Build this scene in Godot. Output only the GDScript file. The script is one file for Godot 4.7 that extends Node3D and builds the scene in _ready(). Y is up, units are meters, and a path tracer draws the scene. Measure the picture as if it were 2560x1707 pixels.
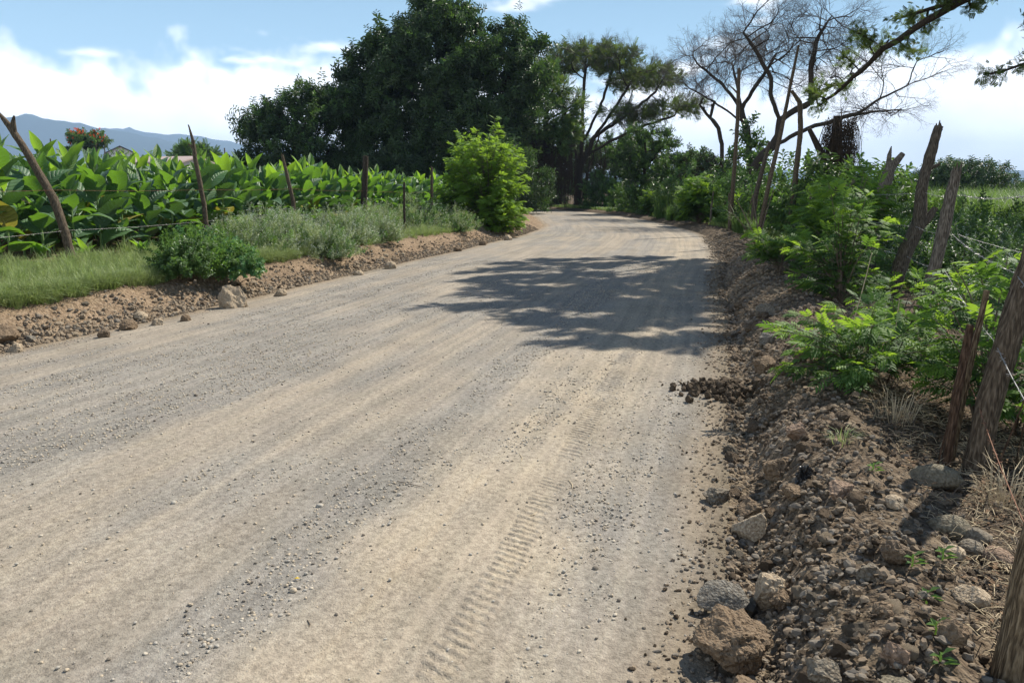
extends Node3D
# A gravel road that bends left between a tobacco field and a wild hedge, late morning sun from ahead right.
# Axes: x right, y up, depth d runs along -z from the camera.

var rng := RandomNumberGenerator.new()
var nz := FastNoiseLite.new()
var taken := {}
var M := {}
var RP := PackedVector2Array()
var RT := PackedVector2Array()
const RSTEP := 0.25
const T0 := 27.0

func _ready():
	rng.seed = 7
	nz.seed = 11
	nz.frequency = 1.0
	nz.fractal_octaves = 3
	# camera
	var cam := Camera3D.new()
	cam.name = "camera"
	cam.fov = 48.26
	cam.near = 0.05
	cam.far = 20000.0
	cam.position = Vector3(0, 1.55, 0)
	cam.rotation_degrees = Vector3(-11.1, 0, 0)
	cam.current = true
	add_child(cam)
	# sky, air and exposure
	var env := Environment.new()
	env.background_mode = Environment.BG_SKY
	var sky := Sky.new()
	var pano := PanoramaSkyMaterial.new()
	pano.panorama = sky_image()
	sky.sky_material = pano
	env.sky = sky
	env.tonemap_mode = Environment.TONE_MAPPER_LINEAR
	env.tonemap_exposure = 1.84
	env.sdfgi_enabled = true
	env.ssao_enabled = true
	env.ssil_enabled = true
	env.fog_enabled = true
	env.fog_density = 0.00016
	env.fog_light_color = Color(0.72, 0.85, 1.0)
	var we := WorldEnvironment.new()
	we.name = "world"
	we.environment = env
	add_child(we)
	# sun: ahead and to the right, 46 degrees up
	var sun := DirectionalLight3D.new()
	sun.name = "sun"
	sun.light_energy = 1.6
	sun.light_angular_distance = 0.5
	sun.light_color = Color(1.0, 0.972, 0.925)
	sun.shadow_enabled = true
	sun.basis = Basis.looking_at(-sun_dir(), Vector3.UP)
	add_child(sun)
	materials()
	road_line()
	# large structure
	build_ground()
	build_hills()
	# then the things, far to near, small details last
	build_far()
	build_trees()
	build_tobacco()
	build_left_fence()
	build_left_plants()
	build_right_posts()
	build_right_plants()
	build_stones()
	build_details()

func sun_dir() -> Vector3:
	var az := deg_to_rad(49.0)
	var el := deg_to_rad(47.0)
	return Vector3(sin(az) * cos(el), sin(el), -cos(az) * cos(el))

func sky_image() -> ImageTexture:
	var w := 3072
	var h := 1536
	var data := PackedFloat32Array()
	data.resize(w * h * 3)
	var f1 := FastNoiseLite.new()
	f1.seed = 5
	f1.noise_type = FastNoiseLite.TYPE_SIMPLEX_SMOOTH
	f1.frequency = 1.0
	f1.fractal_octaves = 5
	var f2 := FastNoiseLite.new()
	f2.seed = 21
	f2.noise_type = FastNoiseLite.TYPE_SIMPLEX_SMOOTH
	f2.frequency = 1.0
	f2.fractal_octaves = 6
	var sd := sun_dir()
	for y in h:
		var el := (0.5 - (y + 0.5) / h) * PI
		var se := sin(el)
		var ce := cos(el)
		var deg := rad_to_deg(el)
		var up := clampf(se, 0.0, 1.0)
		var k := pow(1.0 - up, 3.2)
		var base := Vector3(0.026, 0.072, 0.175).lerp(Vector3(0.44, 0.69, 0.85), k)
		base = base.lerp(Vector3(0.74, 0.83, 0.90), pow(1.0 - up, 22.0) * 0.7)
		for x in w:
			var o := (y * w + x) * 3
			if y > h / 2 + 8:
				data[o] = 0.32
				data[o + 1] = 0.30
				data[o + 2] = 0.26
				continue
			var az := ((x + 0.5) / w - 0.5) * TAU
			var dir := Vector3(sin(az) * ce, se, -cos(az) * ce)
			var ang := acos(clampf(dir.dot(sd), -1.0, 1.0))
			var c := base + Vector3(1.0, 0.98, 0.94) * (0.08 * exp(-ang * 2.2) + 0.8 * exp(-ang * 9.0) + 3.0 * exp(-maxf(deg, 0.0) / 12.0) * exp(-pow(angle_difference(az, deg_to_rad(49.0)) / 0.70, 2.0)))
			var cl := 0.0
			var lum := 1.0
			if deg < 19.0:
				# bank of cumulus low over the hills
				var top := 9.0 + 2.2 * f1.get_noise_2d(cos(az) * 3.1 + 7.0, sin(az) * 3.1) + 2.6 * f2.get_noise_3d(dir.x * 9.0, deg * 0.16, dir.z * 9.0) + 0.9 * f1.get_noise_3d(dir.x * 30.0, deg * 0.55, dir.z * 30.0)
				cl = smoothstep(-0.5, 1.5, top - deg)
				var sh := f2.get_noise_3d(dir.x * 9.0 + 3.0, deg * 0.20, dir.z * 9.0)
				lum = 1.0 + 0.24 * sh
			if se > 0.02:
				var p := Vector2(dir.x, dir.z) / (se + 0.10)
				var n := f2.get_noise_2d(p.x * 0.75 + 9.3, p.y * 0.75 + 2.1)
				var puff := smoothstep(0.20, 0.42, n) * (1.0 - smoothstep(18.0, 34.0, deg))
				cl = maxf(cl, puff * 0.92)
			if cl > 0.0:
				var white := Vector3(0.96, 0.985, 1.02) * (lum + 0.30 * exp(-ang * 1.7)) * lerpf(0.62, 1.0, exp(-maxf(deg - 10.0, 0.0) / 18.0))
				c = c.lerp(white, cl)
			data[o] = c.x
			data[o + 1] = c.y
			data[o + 2] = c.z
	return ImageTexture.create_from_image(Image.create_from_data(w, h, false, Image.FORMAT_RGBF, data.to_byte_array()))

# ---------------------------------------------------------------- mesh building

class Shape:
	var v := PackedVector3Array()
	var n := PackedVector3Array()
	var c := PackedColorArray()
	var u := PackedVector2Array()
	var u2 := PackedVector2Array()
	var i := PackedInt32Array()

	func tri(a: Vector3, b: Vector3, d: Vector3):
		var k := v.size()
		v.append(a); v.append(b); v.append(d)
		i.append(k); i.append(k + 1); i.append(k + 2)

	func quad(a: Vector3, b: Vector3, d: Vector3, e: Vector3):
		var k := v.size()
		v.append(a); v.append(b); v.append(d); v.append(e)
		i.append_array(PackedInt32Array([k, k + 1, k + 2, k, k + 2, k + 3]))

	func tube(p: PackedVector3Array, r: PackedFloat32Array, sides: int, lump := 0.0, noise: FastNoiseLite = null, cap := true):
		# outer faces clockwise; a rounded lump makes each ring uneven
		var m := p.size()
		if m < 2:
			return
		var side := Vector3.ZERO
		var first := v.size()
		for k in m:
			var t := (p[mini(k + 1, m - 1)] - p[maxi(k - 1, 0)]).normalized()
			if t == Vector3.ZERO:
				t = Vector3.UP
			if side == Vector3.ZERO:
				side = t.cross(Vector3(0.31, 0.2, 0.93)).normalized()
				if side.length() < 0.5:
					side = t.cross(Vector3.RIGHT).normalized()
			side = (side - t * side.dot(t)).normalized()
			var other := t.cross(side)
			for j in sides:
				var a := TAU * j / sides
				var out := side * cos(a) + other * sin(a)
				var rr := r[k]
				if lump > 0.0:
					var q := p[k] * 9.0 + out * 1.3
					rr *= 1.0 + lump * noise.get_noise_3dv(q)
				v.append(p[k] + out * rr)
				n.append(out)
		for k in m - 1:
			for j in sides:
				var a := first + k * sides + j
				var b := first + k * sides + (j + 1) % sides
				i.append_array(PackedInt32Array([a, a + sides, b, b, a + sides, b + sides]))
		if cap:
			for e in [0, m - 1]:
				var ctr := v.size()
				var t: Vector3 = (p[1] - p[0]).normalized() if e == 0 else (p[m - 1] - p[m - 2]).normalized()
				var nn: Vector3 = -t if e == 0 else t
				v.append(p[e] + nn * r[e] * 0.15)
				n.append(nn)
				var ring := v.size()
				for j in sides:
					v.append(v[first + e * sides + j])
					n.append(nn)
				for j in sides:
					var a := ring + j
					var b := ring + (j + 1) % sides
					if e == 0:
						i.append_array(PackedInt32Array([ctr, a, b]))
					else:
						i.append_array(PackedInt32Array([ctr, b, a]))

	func add(s: Shape, t: Transform3D):
		var k := v.size()
		for p in s.v:
			v.append(t * p)
		for q in s.n:
			n.append((t.basis * q).normalized())
		u.append_array(s.u)
		for q in s.i:
			i.append(k + q)

	func smooth():
		n.resize(v.size())
		n.fill(Vector3.ZERO)
		for k in range(0, i.size(), 3):
			var a := i[k]
			var b := i[k + 1]
			var d := i[k + 2]
			var q := (v[d] - v[a]).cross(v[b] - v[a])
			n[a] += q
			n[b] += q
			n[d] += q
		for k in n.size():
			n[k] = n[k].normalized() if n[k].length() > 1e-12 else Vector3.UP

	func put(mesh: ArrayMesh, m: Material) -> ArrayMesh:
		var a := []
		a.resize(Mesh.ARRAY_MAX)
		a[Mesh.ARRAY_VERTEX] = v
		if n.size() == v.size():
			a[Mesh.ARRAY_NORMAL] = n
		if c.size() == v.size():
			a[Mesh.ARRAY_COLOR] = c
		if u.size() == v.size():
			a[Mesh.ARRAY_TEX_UV] = u
		if u2.size() == v.size():
			a[Mesh.ARRAY_TEX_UV2] = u2
		a[Mesh.ARRAY_INDEX] = i
		mesh.add_surface_from_arrays(Mesh.PRIMITIVE_TRIANGLES, a)
		mesh.surface_set_material(mesh.get_surface_count() - 1, m)
		return mesh

	func mesh(m: Material) -> ArrayMesh:
		return put(ArrayMesh.new(), m)

func numbered(called: String) -> String:
	var k: int = taken.get(called, 0)
	taken[called] = k + 1
	return called if k == 0 else "%s_%03d" % [called, k]

func tag(o: Node, label := "", category := "", group := "", kind := ""):
	if label: o.set_meta("label", label)
	if category: o.set_meta("category", category)
	if group: o.set_meta("group", group)
	if kind: o.set_meta("kind", kind)

func thing(called: String, label: String, category: String, at: Vector3, group := "") -> Node3D:
	var o := Node3D.new()
	o.name = numbered(called)
	o.position = at
	tag(o, label, category, group)
	add_child(o)
	return o

func part(called: String, mesh: Mesh, parent: Node, kind := "") -> MeshInstance3D:
	var o := MeshInstance3D.new()
	o.name = called
	o.mesh = mesh
	if kind: o.set_meta("kind", kind)
	parent.add_child(o, true)
	return o

func single(called: String, mesh: Mesh, at: Vector3, label := "", category := "", group := "", kind := "") -> MeshInstance3D:
	var o := MeshInstance3D.new()
	o.name = numbered(called)
	o.mesh = mesh
	o.position = at
	tag(o, label, category, group, kind)
	add_child(o)
	return o

func scatter(called: String, mesh: Mesh, where: Array, parent: Node, kind := "stuff") -> MultiMeshInstance3D:
	var mm := MultiMesh.new()
	mm.transform_format = MultiMesh.TRANSFORM_3D
	mm.mesh = mesh
	mm.instance_count = where.size()
	for k in where.size():
		mm.set_instance_transform(k, where[k])
	var o := MultiMeshInstance3D.new()
	o.name = called if parent != self else numbered(called)
	o.multimesh = mm
	if kind: o.set_meta("kind", kind)
	parent.add_child(o, true)
	return o

func P(x: float, y: float, d: float) -> Vector3:
	return Vector3(x, y, -d)

func rf(a: float, b: float) -> float:
	return rng.randf_range(a, b)

func rdir() -> Vector3:
	var z := rf(-1, 1)
	var a := rf(0, TAU)
	var r := sqrt(1.0 - z * z)
	return Vector3(r * cos(a), z, r * sin(a))

func frame(dir: Vector3, roll: float) -> Basis:
	# y axis along dir
	var y := dir.normalized()
	var x := y.cross(Vector3(0.3, 0.1, 0.95)).normalized()
	if x.length() < 0.5:
		x = Vector3.RIGHT
	return Basis(x, y, x.cross(y)).rotated(y, roll)

# ---------------------------------------------------------------- materials (colours are linear base colours)

func lin(r: float, g: float, b: float) -> Color:
	return Color(r, g, b).linear_to_srgb()

func mat(called: String, r: float, g: float, b: float, rough := 0.9, spec := 0.35) -> StandardMaterial3D:
	var m := StandardMaterial3D.new()
	m.resource_name = called
	m.albedo_color = lin(r, g, b)
	m.roughness = rough
	m.metallic_specular = spec
	m.cull_mode = BaseMaterial3D.CULL_DISABLED
	M[called] = m
	return m

func leaf(called: String, r: float, g: float, b: float, br: float, bg: float, bb: float, rough := 0.55, spec := 0.4) -> StandardMaterial3D:
	var m := mat(called, r, g, b, rough, spec)
	m.backlight_enabled = true
	m.backlight = lin(br, bg, bb)
	return m

func noise_tex(size: int, freq: float, oct: int, type: int, ramp: Array, seed_: int, normal := false) -> NoiseTexture2D:
	var f := FastNoiseLite.new()
	f.seed = seed_
	f.noise_type = type
	f.frequency = freq
	f.fractal_octaves = oct
	f.fractal_gain = 0.78 if oct == 7 or (oct == 6 and freq > 0.04) else 0.5
	if type == FastNoiseLite.TYPE_CELLULAR:
		f.cellular_return_type = FastNoiseLite.RETURN_DISTANCE
		f.fractal_type = FastNoiseLite.FRACTAL_FBM
	var t := NoiseTexture2D.new()
	t.width = size
	t.height = size
	t.seamless = true
	t.noise = f
	if ramp:
		var g := Gradient.new()
		var offs := PackedFloat32Array()
		var cols := PackedColorArray()
		for e in ramp:
			offs.append(e[0])
			cols.append(Color(e[1], e[2], e[3]))
		g.offsets = offs
		g.colors = cols
		t.color_ramp = g
	return t

func materials():
	var S := FastNoiseLite.TYPE_SIMPLEX_SMOOTH
	var C := FastNoiseLite.TYPE_CELLULAR
	M.t_grit = noise_tex(1024, 0.018, 7, S, [[0.0, 0.62, 0.615, 0.61], [0.35, 0.79, 0.785, 0.78], [0.5, 0.85, 0.845, 0.84], [0.66, 0.90, 0.90, 0.895], [1.0, 1.0, 1.0, 1.0]], 3)
	M.t_grain = noise_tex(1024, 0.05, 6, S, [], 4)
	M.t_soil = noise_tex(1024, 0.02, 6, S, [[0.0, 0.50, 0.47, 0.44], [0.4, 0.74, 0.72, 0.70], [0.6, 0.86, 0.85, 0.84], [1.0, 1.0, 1.0, 1.0]], 8)
	M.t_lump = noise_tex(1024, 0.03, 6, S, [], 9)
	M.t_bark = noise_tex(512, 0.03, 5, S, [[0.0, 0.35, 0.33, 0.31], [0.4, 0.62, 0.60, 0.58], [0.65, 0.85, 0.83, 0.80], [1.0, 1.0, 1.0, 1.0]], 12)
	M.t_streak = noise_tex(1024, 0.012, 5, S, [[0.0, 0.87, 0.87, 0.87], [0.38, 0.925, 0.925, 0.92], [0.5, 0.95, 0.945, 0.94], [0.62, 0.985, 0.98, 0.97], [1.0, 1.0, 0.985, 0.96]], 14)

	var road := mat("road", 1, 1, 1, 0.95, 0.25)
	road.vertex_color_use_as_albedo = true
	road.albedo_texture = M.t_grit
	road.uv1_scale = Vector3(1.05, 1.05, 1)
	road.heightmap_enabled = true
	road.heightmap_texture = M.t_grain
	road.heightmap_scale = 0.5
	road.detail_enabled = true
	road.detail_albedo = M.t_streak
	road.detail_blend_mode = BaseMaterial3D.BLEND_MODE_MUL
	road.detail_uv_layer = BaseMaterial3D.DETAIL_UV_2

	var soil := mat("soil", 1, 1, 1, 0.97, 0.2)
	soil.vertex_color_use_as_albedo = true
	tri_tex(soil, M.t_soil, M.t_lump, Vector3(0.9, 0.9, 0.9), 3.0, true)
	var earth := mat("earth", 0.17, 0.13, 0.085, 0.97, 0.2)
	tri_tex(earth, M.t_soil, M.t_lump, Vector3(0.5, 0.5, 0.5), 3.0, true)

	for e in [["stone_brown", 0.26, 0.195, 0.13], ["stone_grey", 0.26, 0.23, 0.18], ["stone_pale", 0.52, 0.43, 0.31], ["stone_green", 0.25, 0.225, 0.165], ["stone_pink", 0.35, 0.255, 0.185], ["stone_blue", 0.26, 0.245, 0.21], ["clod", 0.215, 0.165, 0.115]]:
		var m := mat(e[0], e[1], e[2], e[3], 0.88, 0.3)
		tri_tex(m, M.t_soil, M.t_lump, Vector3(2.6, 2.6, 2.6), 0.9, false)
	for e in [["gravel_tan", 0.36, 0.30, 0.22], ["gravel_grey", 0.32, 0.295, 0.25], ["gravel_dark", 0.13, 0.112, 0.09], ["gravel_pale", 0.42, 0.37, 0.29]]:
		mat(e[0], e[1], e[2], e[3], 0.9, 0.3)
	mat("soil_crumb", 0.19, 0.148, 0.105, 0.97, 0.2)
	mat("rubble_grey", 0.165, 0.143, 0.115, 0.95, 0.25)
	mat("rubble_tan", 0.215, 0.17, 0.12, 0.95, 0.25)

	for e in [["post_wood", 0.20, 0.165, 0.125, 1.0], ["post_grey", 0.26, 0.235, 0.20, 1.0], ["post_red", 0.15, 0.10, 0.07, 1.0], ["post_pale", 0.30, 0.235, 0.155, 1.2], ["bark", 0.10, 0.085, 0.07, 1.0], ["bark_pale", 0.17, 0.15, 0.125, 1.0]]:
		var m := mat(e[0], e[1], e[2], e[3], 0.92, 0.25)
		tri_tex(m, M.t_bark, M.t_bark, Vector3(5.0, 0.7, 5.0) * e[4], 2.0, false)
	mat("bark_plain", 0.085, 0.072, 0.06, 0.95, 0.2)
	mat("twig", 0.13, 0.105, 0.08, 0.95, 0.2)
	mat("twig_grey", 0.105, 0.095, 0.09, 0.95, 0.2)
	mat("vine_brown", 0.060, 0.046, 0.036, 0.95, 0.2)
	mat("dry_straw", 0.42, 0.34, 0.22, 0.9, 0.3)
	mat("dry_leaf", 0.17, 0.11, 0.065, 0.9, 0.3)
	var wire := mat("wire", 0.32, 0.31, 0.30, 0.5, 0.5)
	wire.metallic = 0.7
	var rust := mat("wire_rust", 0.20, 0.10, 0.06, 0.8, 0.4)
	rust.metallic = 0.3

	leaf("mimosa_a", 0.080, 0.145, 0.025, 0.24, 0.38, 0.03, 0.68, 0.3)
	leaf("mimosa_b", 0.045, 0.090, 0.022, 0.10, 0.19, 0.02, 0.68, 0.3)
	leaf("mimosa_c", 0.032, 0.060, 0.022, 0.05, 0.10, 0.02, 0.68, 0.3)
	leaf("rain_a", 0.050, 0.078, 0.020, 0.11, 0.16, 0.03, 0.7, 0.3)
	leaf("rain_b", 0.042, 0.058, 0.018, 0.07, 0.10, 0.02, 0.7, 0.3)
	leaf("dense_a", 0.036, 0.062, 0.020, 0.04, 0.08, 0.012, 0.5)
	leaf("dense_b", 0.024, 0.042, 0.016, 0.025, 0.05, 0.01, 0.5)
	leaf("bush_a", 0.060, 0.115, 0.028, 0.11, 0.20, 0.03, 0.5)
	leaf("bush_b", 0.040, 0.080, 0.022, 0.07, 0.13, 0.02, 0.5)
	leaf("creeper", 0.050, 0.125, 0.045, 0.08, 0.18, 0.04, 0.5)
	leaf("weed", 0.150, 0.185, 0.105, 0.16, 0.21, 0.09, 0.7)
	leaf("grass_a", 0.125, 0.175, 0.055, 0.20, 0.27, 0.06, 0.6)
	leaf("grass_b", 0.155, 0.190, 0.075, 0.20, 0.25, 0.08, 0.6)
	leaf("cane", 0.062, 0.110, 0.028, 0.11, 0.19, 0.03, 0.6, 0.35)
	leaf("cane_light", 0.095, 0.150, 0.040, 0.15, 0.24, 0.04, 0.6, 0.35)
	mat("flower_white", 0.70, 0.72, 0.62, 0.8)
	leaf("flower_red", 0.52, 0.075, 0.02, 0.35, 0.06, 0.01)
	mat("flower_lilac", 0.34, 0.32, 0.35, 0.8)
	# tobacco: untinted so that the light through the leaf keeps its strength, veins as relief
	var vein := vein_tex()
	for e in [["tobacco_a", 0.060, 0.118, 0.050, 0.12, 0.25, 0.018], ["tobacco_b", 0.056, 0.105, 0.055, 0.04, 0.09, 0.012], ["tobacco_c", 0.075, 0.135, 0.045, 0.23, 0.40, 0.020], ["tobacco_y", 0.22, 0.20, 0.05, 0.20, 0.18, 0.02]]:
		var m := leaf(e[0], e[1], e[2], e[3], e[4], e[5], e[6], 0.50, 0.42)
		m.heightmap_enabled = true
		m.heightmap_texture = vein
		m.heightmap_scale = 2.2
	leaf("tobacco_stem", 0.13, 0.20, 0.06, 0.1, 0.2, 0.03)

func tri_tex(m: StandardMaterial3D, tex: Texture2D, bump: Texture2D, scale_: Vector3, deep: float, world: bool):
	m.albedo_texture = tex
	m.uv1_triplanar = true
	m.uv1_world_triplanar = world
	m.uv1_scale = scale_
	m.heightmap_enabled = true
	m.heightmap_texture = bump
	m.heightmap_scale = deep

func vein_tex() -> ImageTexture:
	var w := 128
	var h := 256
	var im := Image.create(w, h, false, Image.FORMAT_RGB8)
	for y in h:
		for x in w:
			var a := (x + 0.5) / w * 2.0 - 1.0
			var t := (y + 0.5) / h
			var g := 0.55
			# side veins leave the midrib at a slant; the blade puckers between them
			var s := fposmod((t - absf(a) * 0.13) * 11.0, 1.0)
			g += 0.22 * sin(s * PI) - 0.10
			g -= 0.30 * exp(-pow(minf(s, 1.0 - s) / 0.07, 2.0))
			g -= 0.35 * exp(-pow(a / 0.06, 2.0))
			im.set_pixel(x, y, Color(g, g, g))
	return ImageTexture.create_from_image(im)

# ---------------------------------------------------------------- the road line and the lie of the land

func road_line():
	var c := [Vector2(-10.6, -26), Vector2(-7.9, -16), Vector2(-5.0, -5.3), Vector2(-2.73, 3.1), Vector2(-1.21, 8.4), Vector2(0.15, 13.9), Vector2(1.40, 18.4), Vector2(2.62, 23.6), Vector2(3.75, 30.0), Vector2(4.25, 40.2), Vector2(3.5, 56.1), Vector2(-0.4, 72.8), Vector2(-6.5, 84), Vector2(-16, 94), Vector2(-30, 102), Vector2(-50, 108)]
	var fine := PackedVector2Array()
	for k in range(1, c.size() - 2):
		for j in 60:
			fine.append(c[k].cubic_interpolate(c[k + 1], c[k - 1], c[k + 2], j / 60.0))
	# equal steps of arc length
	RP.append(fine[0])
	var left := RSTEP
	for k in fine.size() - 1:
		var a := fine[k]
		var b := fine[k + 1]
		var l := a.distance_to(b)
		var done := 0.0
		while l - done >= left:
			done += left
			RP.append(a.lerp(b, done / l))
			left = RSTEP
		left -= l - done
	for k in RP.size():
		RT.append((RP[mini(k + 1, RP.size() - 1)] - RP[maxi(k - 1, 0)]).normalized())

func road_at(t: float, s: float) -> Vector2:
	var f := clampf(t / RSTEP, 0.0, RP.size() - 1.001)
	var k := int(f)
	var a := f - k
	var p := RP[k].lerp(RP[k + 1], a)
	var d := RT[k].lerp(RT[k + 1], a).normalized()
	return p + Vector2(d.y, -d.x) * s

func near_road(x: float, d: float) -> Vector2:
	# (way along the road, signed offset, right is positive)
	var q := Vector2(x, d)
	var best := 0
	var bd := 1e12
	for k in range(0, RP.size(), 12):
		var e := RP[k].distance_squared_to(q)
		if e < bd:
			bd = e
			best = k
	var from := maxi(best - 12, 0)
	for k in range(from, mini(best + 13, RP.size())):
		var e := RP[k].distance_squared_to(q)
		if e < bd:
			bd = e
			best = k
	var tg := RT[best]
	var r := q - RP[best]
	return Vector2(best * RSTEP + r.dot(tg), r.dot(Vector2(tg.y, -tg.x)))

func half_left(t: float) -> float:
	return 3.5 - 0.8 * smoothstep(38.0, 56.0, t) + 0.8 * smoothstep(68.0, 82.0, t) + 0.10 * nz.get_noise_2d(t * 0.22, 3.0)

func half_right(t: float) -> float:
	return 3.5 + 0.10 * nz.get_noise_2d(t * 0.35, 9.0) + 0.04 * nz.get_noise_2d(t * 1.7, 19.0)

func land(t: float, s: float) -> float:
	var hl := half_left(t)
	var hr := half_right(t)
	if s < -hl:
		var q := -hl - s
		var wide := 0.95 + 0.22 * nz.get_noise_2d(t * 0.4, 31.0)
		var rise := 0.37 + 0.05 * nz.get_noise_2d(t * 0.3, 37.0)
		var up := smoothstep(0.0, wide, q)
		var slope := up * (1.0 - up) * 4.0
		var h := rise * up
		h += slope * (0.05 * nz.get_noise_2d(t * 2.2, q * 1.5) + 0.035 * nz.get_noise_2d(t * 6.0, q * 4.0 + 50.0))
		h += 0.05 * exp(-pow((q - 0.16) / 0.12, 2.0)) * (0.6 + nz.get_noise_2d(t * 1.5, 71.0))
		h += 0.03 * smoothstep(0.8, 1.6, q) * nz.get_noise_2d(t * 0.9, q * 0.9)
		h -= 0.035 * pow(hl / 3.5, 2.0) * (1.0 - smoothstep(0.0, 0.4, q))
		return h
	if s > hr:
		var q := s - hr
		var far := smoothstep(20.5, 27.0, t)
		var crest := lerpf(0.48, 0.85, far) + 0.12 * nz.get_noise_2d(t * 0.6, 41.0)
		var foot := lerpf(1.05, 1.75, far)
		var high := lerpf(0.21, 0.27, far) * (1.0 - 0.72 * smoothstep(30.0, 40.0, t))
		var body := smoothstep(-0.05, crest, q) * (1.0 - smoothstep(crest, foot, q))
		var h := 0.10 * smoothstep(0.1, 0.9, q) + (high - 0.06) * body
		h -= 0.075 * exp(-pow((q - 0.15) / 0.11, 2.0)) + 0.035 * pow(hr / 3.5, 2.0) * (1.0 - smoothstep(0.0, 0.4, q))
		h += (0.25 + body) * (0.055 * nz.get_noise_2d(t * 2.6, q * 2.6 + 7.0) + 0.03 * nz.get_noise_2d(t * 8.0, q * 8.0))
		return h
	var e := 0.035 * (1.0 - pow(s / 3.5, 2.0))
	var rut := 0.010 * nz.get_noise_2d(s * 1.6, t * 0.04) + 0.009 * nz.get_noise_2d(s * 3.0, t * 1.6) + 0.005 * nz.get_noise_2d(s * 7.0, t * 6.0)
	return e - 0.035 + rut * smoothstep(3.5, 3.1, absf(s))

func land_xy(x: float, d: float) -> float:
	if d < -18.0 or d > 104.0 or absf(x) > 60.0:
		return 0.25
	var q := near_road(x, d)
	if q.y < -9.0:
		return 0.37
	if q.y > 8.5:
		return 0.10
	return land(q.x, q.y)

func on_land(x: float, d: float) -> Vector3:
	return P(x, land_xy(x, d), d)

func strip(called: String, ts: PackedFloat32Array, ss: PackedFloat32Array, edge: int, m: Material, paint: String) -> MeshInstance3D:
	# a sheet over (way along, offset). edge -1: offsets count outwards from the left road edge, 1: from the right one, 0: across the road itself
	var sh := Shape.new()
	var cols := ss.size()
	for t in ts:
		for s0 in ss:
			var s := s0
			if edge < 0: s = -half_left(t) - s0
			elif edge > 0: s = half_right(t) + s0
			else: s = lerpf(-half_left(t), half_right(t), s0)
			var q := road_at(t, s)
			var y := land(t, s + (-0.0005 if edge < 0 else 0.0005 if edge > 0 else 0.0) if s0 == 0.0 else s)
			sh.v.append(P(q.x, y, q.y))
			sh.u.append(Vector2(s, t))
			sh.u2.append(Vector2(s * 0.45, t * 0.011))
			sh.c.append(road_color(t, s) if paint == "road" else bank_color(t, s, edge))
	for a in ts.size() - 1:
		for b in cols - 1:
			var k := a * cols + b
			if edge < 0:
				sh.i.append_array(PackedInt32Array([k, k + 1, k + cols, k + 1, k + cols + 1, k + cols]))
			else:
				sh.i.append_array(PackedInt32Array([k, k + cols, k + 1, k + 1, k + cols, k + cols + 1]))
	sh.smooth()
	return single(called, sh.mesh(m), Vector3.ZERO, "", "", "", "structure")

func gravel_band(t: float, s: float) -> float:
	# loose stone lies in bands between the wheel tracks
	var a := nz.get_noise_2d(s * 0.62 + 4.0, t * 0.045)
	var b := nz.get_noise_2d(s * 1.9, t * 0.16 + 40.0)
	return clampf(0.5 + 0.55 * a + 0.50 * b + 0.45 * nz.get_noise_2d(s * 0.5 + 80.0, t * 0.33), 0.0, 1.0)

func road_color(t: float, s: float) -> Color:
	var g := gravel_band(t, s)
	var tan_ := Vector3(0.415, 0.366, 0.298)
	var grey := Vector3(0.345, 0.323, 0.287)
	var c := tan_.lerp(grey, smoothstep(0.25, 0.75, g))
	var edge := smoothstep(1.7, 2.3, s + 0.5 * nz.get_noise_2d(t * 0.7, 12.0)) * (1.0 - smoothstep(2.7, 3.2, s + 0.3 * nz.get_noise_2d(t * 0.9, 15.0)))
	c = c.lerp(Vector3(0.50, 0.43, 0.33), edge * 0.85 * clampf(0.75 + 0.8 * nz.get_noise_2d(t * 0.9, s * 2.0), 0.0, 1.0))
	# damp, darker earth pressed up along both edges
	var out := s - half_right(t) if s > 0.0 else -s - half_left(t)
	c = c.lerp(Vector3(0.27, 0.22, 0.16) if s > 0.0 else Vector3(0.37, 0.295, 0.21), smoothstep(-0.42 + 0.25 * nz.get_noise_2d(t * 1.1, 8.0), 0.0, out))
	c *= 1.0 + smoothstep(0.0, -0.2, out) * (0.16 * nz.get_noise_2d(t * 0.8, s * 1.1 + 90.0) + 0.10 * nz.get_noise_2d(t * 3.0, s * 3.0))
	return Color(c.x, c.y, c.z)

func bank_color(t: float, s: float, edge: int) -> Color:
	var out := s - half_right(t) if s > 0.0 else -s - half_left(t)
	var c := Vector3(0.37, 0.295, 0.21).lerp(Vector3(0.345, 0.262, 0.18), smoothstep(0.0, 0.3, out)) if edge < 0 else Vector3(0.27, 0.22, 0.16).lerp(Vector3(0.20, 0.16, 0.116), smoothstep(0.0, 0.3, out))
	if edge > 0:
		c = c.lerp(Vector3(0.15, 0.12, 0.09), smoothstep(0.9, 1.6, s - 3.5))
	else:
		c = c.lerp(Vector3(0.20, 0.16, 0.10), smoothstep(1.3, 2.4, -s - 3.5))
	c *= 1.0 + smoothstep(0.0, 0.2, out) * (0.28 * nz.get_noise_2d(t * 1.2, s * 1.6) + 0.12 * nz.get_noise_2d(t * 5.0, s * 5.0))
	return Color(c.x, c.y, c.z)

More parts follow.
